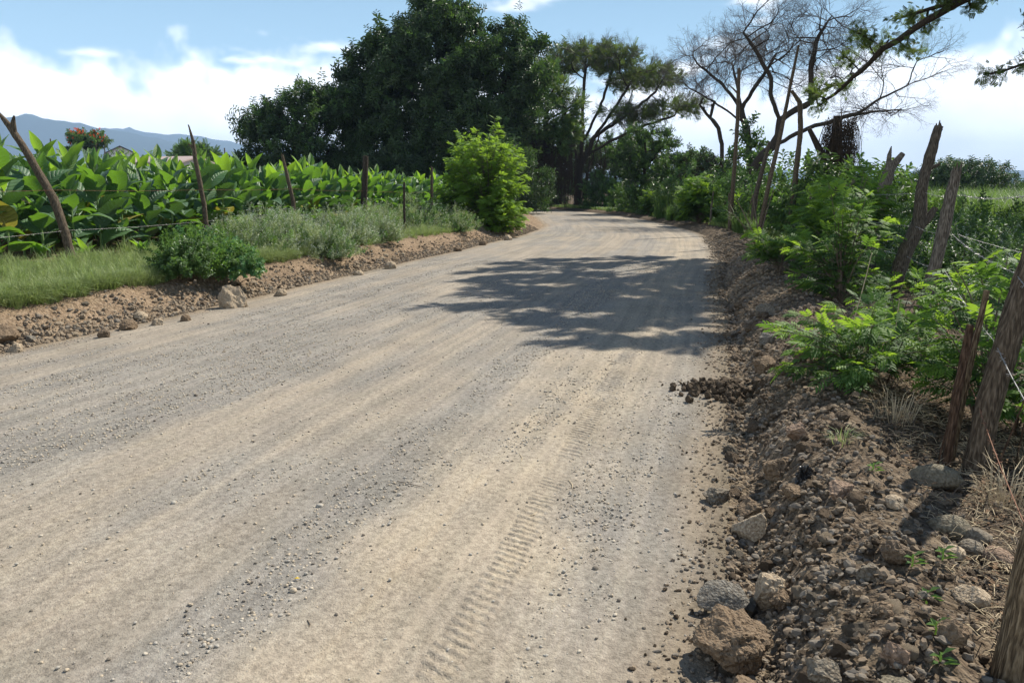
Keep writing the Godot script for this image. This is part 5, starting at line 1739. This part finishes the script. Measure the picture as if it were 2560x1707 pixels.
func build_stones():
	# the ones that stand out, right bank
	lay("boulder", "largest rough brown boulder at the edge of the road", rock(3, 4, Vector3(0.135, 0.10, 0.12), 7, 0.22).mesh(M.stone_brown), 0.76, 2.40, 0.065, Vector3(0.1, 0.4, 0.05), "boulder")
	lay("stone", "pale upright tapering stone standing in the rubble", rock(14, 3, Vector3(0.065, 0.105, 0.06), 6, 0.16).mesh(M.stone_pale), 1.01, 2.74, 0.06, Vector3(0.1, 0.8, 0.25))
	lay("stone", "brown slab stone on edge with a flat pale face", rock(22, 3, Vector3(0.035, 0.10, 0.075), 8, 0.12, 0.62).mesh(M.stone_pale), 1.12, 3.36, 0.06, Vector3(0.35, 0.9, -0.3))
	lay("stone", "flat grey slab of rock behind the largest boulder", rock(31, 3, Vector3(0.105, 0.026, 0.085), 10, 0.10, 0.6).mesh(M.stone_blue), 0.81, 2.68, 0.05, Vector3(0.6, 0.3, 0.12))
	lay("boulder", "smooth greenish boulder below the thick leaning post", rock(41, 3, Vector3(0.125, 0.07, 0.085), 2, 0.10).mesh(M.stone_green), 2.10, 3.58, 0.035, Vector3(0, -0.15, 0.03), "boulder")
	for e in [[51, 1.87, 3.04, 0.075, "round dark river stone left in the row by the litter", "stone_green"], [52, 1.94, 2.97, 0.062, "round grey river stone in the middle of the row", "stone_grey"], [53, 1.86, 2.86, 0.05, "smaller round grey river stone in front of the row", "stone_grey"], [54, 1.93, 2.80, 0.06, "pinkish oval river stone next to the pale post", "stone_pink"], [55, 1.58, 2.40, 0.055, "buff oval stone left of the pale post", "stone_pale"], [56, 1.68, 3.15, 0.04, "pale oblong pebble beside the dry litter", "stone_pale"], [57, 1.74, 2.79, 0.045, "flat buff stone at the right foot of the bank", "stone_pale"]]:
		lay("river_stone", e[4], rock(e[0], 3, Vector3(e[3] * 1.15, e[3] * 0.72, e[3]), 2, 0.10).mesh(M[e[5]]), e[1], e[2], e[3] * 0.35, Vector3(rf(-0.2, 0.2), rf(0, 6), rf(-0.2, 0.2)), "stone", "smooth river stones by the litter")
	for e in [[61, 0.74, 2.12, 0.085, "brown rough rock cut by the bottom picture edge", "stone_brown"], [62, 0.83, 2.10, 0.075, "greyish rock beside the bottom brown rock", "stone_grey"], [63, 0.92, 2.03, 0.055, "small grey rock right of the bottom rocks", "stone_grey"], [64, 0.66, 2.18, 0.045, "small rock left of the bottom rocks at the road edge", "stone_grey"], [65, 1.27, 2.50, 0.055, "dark pointed rock on the crest of the rubble bank", "stone_grey"], [66, 1.03, 2.66, 0.05, "brown stone leaning on the pale upright stone", "stone_brown"], [67, 1.20, 2.25, 0.05, "brown angular stone on the lower rubble slope", "stone_brown"], [68, 1.32, 2.08, 0.05, "tan stone right of the lower rubble slope", "stone_brown"], [69, 1.48, 3.22, 0.06, "pinkish rough stone on the bank crest", "stone_pink"], [70, 1.62, 4.15, 0.085, "reddish upright stone high on the bank", "stone_pink"], [71, 1.44, 3.92, 0.085, "wide brown stone in the middle of the bank", "stone_brown"], [72, 1.22, 3.62, 0.07, "brown block next to the slab stone", "stone_brown"], [73, 1.36, 3.48, 0.055, "brown block right of the slab stone", "stone_brown"], [74, 1.08, 3.75, 0.07, "grey brown stone at the road edge above the slab", "stone_grey"], [75, 1.12, 2.0, 0.055, "whitish pink stone at the lower right", "stone_pink"], [76, 1.06, 1.87, 0.06, "pointed grey green stone at the bottom right", "stone_green"], [77, 1.42, 2.62, 0.06, "crumbly reddish clod stone at the right of the bank", "clod"], [78, 2.15, 6.3, 0.11, "rounded brown rock below the overhanging shrub", "stone_brown"], [79, 2.45, 7.2, 0.10, "smooth grey stone in the shaded ditch", "stone_blue"], [80, 2.9, 8.6, 0.12, "large dull rock half buried in the shaded bank", "stone_grey"]]:
		lay("rock", e[4], rock(e[0], 3, Vector3(e[3] * rf(0.9, 1.25), e[3] * rf(0.7, 0.95), e[3]), 11, 0.22, 0.66).mesh(M[e[5]]), e[1], e[2], e[3] * 0.45, Vector3(rf(-0.4, 0.4), rf(0, 6), rf(-0.4, 0.4)), "stone")
	# the ones that stand out, left bank
	for e in [[91, -3.90, 10.55, 0.205, "large pale tan boulder leaning against the left bank", "stone_pale", 1.25], [92, -3.60, 11.75, 0.11, "tan stone right of the large pale boulder", "stone_pale", 0.8], [93, -2.55, 15.95, 0.15, "tan stone at the foot of the left bank farther along", "stone_pale", 0.75], [94, -5.27, 7.75, 0.17, "large brown rock at the left picture edge", "stone_brown", 0.7], [95, -4.52, 8.82, 0.12, "brown rock at the foot of the left bank", "stone_brown", 0.75], [96, -4.62, 9.35, 0.10, "pale round stone near the top of the left bank", "stone_pale", 0.8], [97, -4.29, 9.1, 0.08, "tan stone in the row at the bank foot", "stone_pale", 0.8], [98, -4.09, 9.4, 0.08, "brown stone in the row at the bank foot", "stone_brown", 0.8], [99, -5.12, 7.95, 0.06, "small bluish white stone beside the large brown rock", "stone_blue", 0.8], [100, -5.02, 7.55, 0.09, "tan stone on the lower slope at the left edge", "stone_pale", 0.7], [101, -4.54, 8.3, 0.085, "brown clod at the road edge left of the row", "clod", 0.8], [102, -2.97, 14.7, 0.11, "tan stone left of the farther stone at the bank foot", "stone_pale", 0.7], [103, -1.47, 20.8, 0.13, "brown stone where the left bank bends", "stone_brown", 0.8], [104, -0.12, 25.6, 0.16, "pale stone below the bright feathery bush", "stone_pale", 0.9], [105, -0.87, 23.2, 0.14, "brown stone on the bank below the green weeds", "stone_brown", 0.8]]:
		lay("boulder" if e[3] > 0.16 else "stone", e[4], rock(e[0], 3, Vector3(e[3] * 0.95, e[3] * e[6], e[3] * 0.85), 7 if e[0] % 3 else 4, 0.2).mesh(M[e[5]]), e[1], e[2], e[3] * e[6] * 0.28, Vector3(rf(-0.2, 0.2), rf(0, 6), rf(-0.3, 0.3)), "stone")

	# countable ordinary stones
	var kinds := ["stone_brown", "stone_grey", "stone_brown", "stone_pale", "clod", "clod"]
	var words := ["brown", "grey", "brown", "pale buff", "earthy", "earthy"]
	var forms := []
	for k in 6:
		var row := []
		for j in 4:
			row.append(rock(200 + k * 5 + j, 2, Vector3(1.1, 0.75, 0.95), 9 if k != 3 else 3, 0.28, 0.66).mesh(M[kinds[k]]))
		forms.append(row)
	for k in 190:
		var d := 1.75 + 9.0 * pow(rng.randf(), 1.7)
		var q := near_road(1.23 + 0.24 * (d - 4.1), d)
		var off := rf(0.02, 0.35 + 0.75 * rng.randf())
		var p := road_at(q.x, half_right(q.x) + off)
		var r := (0.016 + 0.028 * pow(rng.randf(), 1.8)) * (1.0 + 0.10 * d)
		var j := rng.randi() % 6
		var where := "near the bottom picture edge" if d < 2.5 else "around the pale upright stone" if d < 3.1 else "around the slab stone" if d < 4.2 else "below the overhanging shrub" if d < 6.5 else "in the shaded far ditch"
		var o := single("stone", forms[j][rng.randi() % 4], P(p.x, land_xy(p.x, p.y) + r * 0.15, p.y), "small %s stone on the right bank %s" % [words[j], where], "stone", "loose stones on the right bank")
		o.basis = Basis.from_euler(Vector3(rf(-0.5, 0.5), rf(0, TAU), rf(-0.5, 0.5))).scaled(Vector3.ONE * r)
	for k in 105:
		var t := 22.5 + 22.0 * pow(rng.randf(), 1.6)
		var s := -half_left(t) - absf(rng.randfn(0.10, 0.22))
		var p := road_at(t, s)
		var r := rf(0.022, 0.055) * (1.0 + 0.02 * (t - 23.0))
		var j := rng.randi() % 6
		var o := single("stone", forms[j][rng.randi() % 4], P(p.x, land(t, s) + r * 0.12, p.y), "small %s stone lying along the foot of the left bank" % words[j], "stone", "loose stones on the left bank")
		o.basis = Basis.from_euler(Vector3(rf(-0.5, 0.5), rf(0, TAU), rf(-0.5, 0.5))).scaled(Vector3.ONE * r)

	# uncountable rubble, clods and gravel
	var bits := []
	for e in ["clod", "clod", "soil_crumb", "soil_crumb", "rubble_grey", "rubble_tan"]:
		bits.append([rock(300 + bits.size(), 1, Vector3(1.15, 0.7, 0.9), 7, 0.5, 0.62).mesh(M[e]), []])
	for k in 30000:
		var d := 1.5 + 26.0 * pow(rng.randf(), 2.2)
		var q := near_road(1.23 + 0.24 * (d - 4.1), d)
		var off := absf(rng.randfn(0.0, 0.42)) * (1.0 + 0.08 * d)
		if rng.randf() < 0.12: off = -absf(rng.randfn(0.0, 0.12))
		var s := half_right(q.x) + off
		var p := road_at(q.x, s)
		var r := (0.0035 + 0.015 * pow(rng.randf(), 2.4)) * (1.0 + 0.07 * d)
		if off < 0.0: r *= 0.6
		bits[[0, 1, 2, 3, 3, 4, 4, 5][rng.randi() % 8]][1].append(Transform3D(Basis.from_euler(Vector3(rf(0, 6), rf(0, 6), rf(0, 6))).scaled(Vector3(rf(0.7, 1.5), rf(0.6, 1.0), rf(0.7, 1.3)) * r), P(p.x, land(q.x, s) + r * 0.35, p.y)))
	for k in 14000:
		var t := 20.0 + 30.0 * pow(rng.randf(), 1.4)
		var s := -half_left(t) - absf(rng.randfn(0.0, 0.30)) + 0.05
		var p := road_at(t, s)
		var r := (0.007 + 0.032 * pow(rng.randf(), 3.0))
		bits[[5, 2, 3, 5, 4, 5][rng.randi() % 6]][1].append(Transform3D(Basis.from_euler(Vector3(rf(0, 6), rf(0, 6), rf(0, 6))).scaled(Vector3.ONE * r), P(p.x, land(t, s) + r * 0.3, p.y)))
	# clods spilled on to the road edge
	for k in 260:
		var x := 1.72 + rng.randfn(0.0, 0.16)
		var d := 5.95 + rng.randfn(0.0, 0.13)
		var r := 0.012 + 0.035 * pow(rng.randf(), 1.6)
		bits[k % 2][1].append(Transform3D(Basis.from_euler(Vector3(rf(0, 6), rf(0, 6), rf(0, 6))).scaled(Vector3.ONE * r), on_land(x, d) + Vector3(0, r * 0.5 + 0.07 * exp(-pow((x - 1.74) / 0.16, 2.0) - pow((d - 5.95) / 0.14, 2.0)), 0)))
	var nm := ["dark earth clods on the right rubble bank", "small dark earth clods on the right bank", "crumbs of brown earth on both road banks", "small crumbs of earth on both banks", "small grey gravel on both road banks", "small tan gravel on both road banks"]
	for k in 6:
		tag(scatter("rubble", bits[k][0], bits[k][1], self), nm[k], "rubble", "", "stuff")
	# loose gravel on the road, thick in bands
	var peb := []
	for e in ["gravel_grey", "gravel_tan", "gravel_dark", "gravel_pale"]:
		peb.append([rock(320 + peb.size(), 1, Vector3(1.0, 0.62, 0.85), 4, 0.25).mesh(M[e]), []])
	var laid := 0
	while laid < 80000:
		var t := 17.5 + 17.0 * pow(rng.randf(), 1.25)
		var s := rf(-3.4, 3.45)
		var g := gravel_band(t, s)
		if rng.randf() > 0.06 + 0.94 * smoothstep(0.45, 0.95, g + 0.25 * nz.get_noise_2d(t * 2.5, s * 4.0)):
			continue
		laid += 1
		var p := road_at(t, s)
		var r := 0.0016 + 0.0075 * pow(rng.randf(), 4.0) + 0.0016 * rng.randf()
		if rng.randf() < 0.006: r *= 1.9
		peb[[0, 0, 0, 1, 1, 1, 2, 3][rng.randi() % 8]][1].append(Transform3D(Basis(Vector3.UP, rf(0, TAU)).scaled(Vector3.ONE * r), P(p.x, land(t, s) + r * 0.3, p.y)))
	nm = ["fine grey gravel scattered over the road", "fine tan gravel scattered over the road", "fine dark gravel scattered over the road", "fine pale gravel scattered over the road"]
	for k in 4:
		tag(scatter("road_gravel", peb[k][0], peb[k][1], self), nm[k], "gravel", "", "stuff")

# ---------------------------------------------------------------- small details

func build_details():
	# tyre tread pressed into the soft road edge: a fine strip of lugs and grooves that sinks away at its rim
	var line := [Vector2(-0.42, 1.8), Vector2(-0.21, 2.41), Vector2(-0.03, 3.01), Vector2(0.14, 3.67), Vector2(0.43, 4.73), Vector2(0.94, 6.58), Vector2(1.41, 8.25), Vector2(1.75, 9.4)]
	var tr := Shape.new()
	var run := 0.0
	var rows := 0
	for k in range(0, line.size() - 1):
		var pa: Vector2 = line[maxi(k - 1, 0)]
		var pb: Vector2 = line[mini(k + 2, line.size() - 1)]
		var a: Vector2 = line[k]
		var b: Vector2 = line[k + 1]
		var n := int(a.distance_to(b) / 0.008)
		for j in n:
			var p := a.cubic_interpolate(b, pa, pb, j / float(n))
			var dir := (a.cubic_interpolate(b, pa, pb, minf((j + 1.0) / n, 1.0)) - p).normalized()
			run += a.distance_to(b) / n
			var keep := smoothstep(-0.50, -0.05, nz.get_noise_2d(run * 1.1, 77.0)) * smoothstep(0.0, 0.3, run)
			for q in 13:
				var w := (q - 6) / 6.0
				var pos := p + Vector2(dir.y, -dir.x) * w * 0.085
				var t := near_road(pos.x, pos.y)
				var rim := smoothstep(1.0, 0.72, absf(w + 0.12 * nz.get_noise_2d(run * 5.0, 3.0)))
				var lug := sin((run + 0.028 * w + 0.006 * nz.get_noise_2d(run * 9.0, w * 2.0)) / 0.053 * TAU)
				var y := 0.0065 * smoothstep(-0.55, 0.45, lug) * keep + 0.003 * nz.get_noise_2d(run * 20.0, w * 3.0) * keep
				tr.v.append(P(pos.x, land(t.x, t.y) - 0.004 + rim * (0.0045 + y), pos.y))
				tr.u.append(Vector2(t.y, t.x))
				tr.u2.append(Vector2(t.y * 0.45, t.x * 0.011))
				tr.c.append(road_color(t.x, t.y))
			rows += 1
	for k in rows - 1:
		for q in 12:
			var o := k * 13 + q
			tr.i.append_array(PackedInt32Array([o, o + 13, o + 1, o + 1, o + 13, o + 14]))
	tr.smooth()
	single("tyre_track", tr.mesh(M.road), Vector3.ZERO, "tyre tread marks pressed along the soft right side of the road", "tyre track", "", "stuff")
	# black plastic bag
	var bag := rock(411, 4, Vector3(0.05, 0.065, 0.045), 9, 0.55, 0.6)
	lay("plastic_bag", "crumpled black plastic bag half buried in the rubble bank", bag.mesh(mat("black_plastic", 0.012, 0.012, 0.013, 0.35, 0.5)), 1.46, 3.62, 0.035, Vector3(0.2, 0.5, 0.3), "bag")
	# dry litter by the fence
	var straw := Shape.new()
	for k in 9:
		var a := Vector3(rf(-0.06, 0.06), rf(0.0, 0.03), rf(-0.06, 0.06))
		var d := rdir() * rf(0.03, 0.09)
		d.y *= 0.35
		straw.tube(PackedVector3Array([a, a + d * 0.5 + Vector3(0, 0.005, 0), a + d]), PackedFloat32Array([0.0016, 0.0014, 0.0009]), 3, 0.0, null, false)
	var dead := Shape.new()
	for k in 8:
		var o := Vector3(rf(-0.06, 0.06), rf(0.004, 0.02), rf(-0.06, 0.06))
		var d := rdir()
		d.y *= 0.4
		d = d.normalized() * rf(0.015, 0.035)
		var side := d.cross(Vector3.UP).normalized() * 0.009
		dead.tri(o, o + d * 0.5 + side + Vector3(0, 0.004, 0), o + d)
		dead.tri(o, o + d, o + d * 0.5 - side + Vector3(0, 0.004, 0))
	var s1 := straw.mesh(M.dry_straw)
	var s2 := straw.mesh(M.twig)
	var s3 := dead.mesh(M.dry_leaf)
	var lots := [[], [], []]
	for k in 5200:
		var d := 1.9 + 7.0 * pow(rng.randf(), 1.2)
		var q := near_road(1.23 + 0.24 * (d - 4.1), d)
		var s := half_right(q.x) + 0.75 + 0.03 * d + rf(0.0, 2.6)
		var p := road_at(q.x, s)
		lots[rng.randi() % 3].append(Transform3D(Basis(Vector3.UP, rf(0, TAU)).scaled(Vector3.ONE * rf(0.7, 1.5)), P(p.x, land(q.x, s) + 0.002, p.y)))
	var nm := ["pale dry straw littering the ground by the right fence", "brown twig litter on the ground by the right fence", "dead brown leaves on the ground by the right fence"]
	for k in 3:
		tag(scatter("dry_litter", [s1, s2, s3][k], lots[k], self), nm[k], "litter", "", "stuff")
	# dry grass tussock by the thick post, small weeds on the rubble
	var dry := tuft(70, 0.28, 0.35, 0.004, 1.2)
	for e in [[2.75, 3.75, "dry brown grass tussock right of the thick leaning post"], [2.3, 3.35, "dry brown grass tussock in front of the thick post"], [2.35, 4.5, "dry brown grass tussock behind the thick leaning post"]]:
		single("grass_tussock", dry.mesh(M.dry_straw), on_land(e[0], e[1]), e[2], "grass", "dry tussocks by the thick post")
	var seedling := sprig(7, 0.05, 0.055, 0.016, 0.4)
	for e in [[1.38, 2.32, "small green seedling on the lower rubble bank"], [1.45, 2.55, "green seedling right of the dark pointed rock"], [1.60, 2.62, "green seedling near the buff stone"], [1.30, 2.12, "tiny green seedling among the lower stones"], [1.75, 3.5, "green seedling left of the greenish boulder"], [1.25, 2.0, "green seedling at the bottom right"]]:
		single("seedling", seedling.mesh(M.bush_a), on_land(e[0], e[1]), e[2], "plant", "seedlings on the rubble bank")
	single("grass_tuft", tuft(45, 0.13, 0.22, 0.004, 1.1).mesh(M.grass_b), on_land(1.78, 3.95), "pale grass tuft on top of the rubble bank", "grass")
	# sticks and a yellow leaf on the road
	var n := 0
	for e in [[0.95, 6.95, 0.16, 0.9], [0.05, 4.35, 0.13, 1.5], [-0.55, 3.9, 0.18, 0.5], [0.32, 3.95, 0.12, 1.5], [-0.75, 2.55, 0.05, 1.2], [0.1, 3.55, 0.06, 2.4]]:
		var s := Shape.new()
		var d: Vector3 = Vector3(cos(e[3]), 0, sin(e[3])) * e[2]
		s.tube(PackedVector3Array([-d * 0.5 + Vector3(0, 0.004, 0), Vector3(0.01, 0.006, 0.01), d * 0.5 + Vector3(0, 0.004, 0)]), PackedFloat32Array([0.0022, 0.0025, 0.0014]), 5)
		var where := ["dark twig lying on the road near the tree shadow", "thin twig on the middle of the road", "long pale dry stem on the left part of the road", "thin dark twig across the wheel track", "short bent twig near the bottom of the road", "bit of twig beside the tyre tread marks"]
		single("twig", s.mesh(M.twig if n % 2 == 0 else M.dry_straw), on_land(e[0], e[1]), where[n], "twig", "twigs on the road")
		n += 1
	var yl := Shape.new()
	yl.quad(Vector3(-0.012, 0.004, 0), Vector3(0, 0.008, 0.008), Vector3(0.014, 0.004, 0), Vector3(0, 0.006, -0.008))
	single("fallen_leaf", yl.mesh(mat("leaf_yellow", 0.55, 0.38, 0.02, 0.7)), on_land(-0.88, 2.87), "tiny fallen yellow leaf on the road", "leaf")
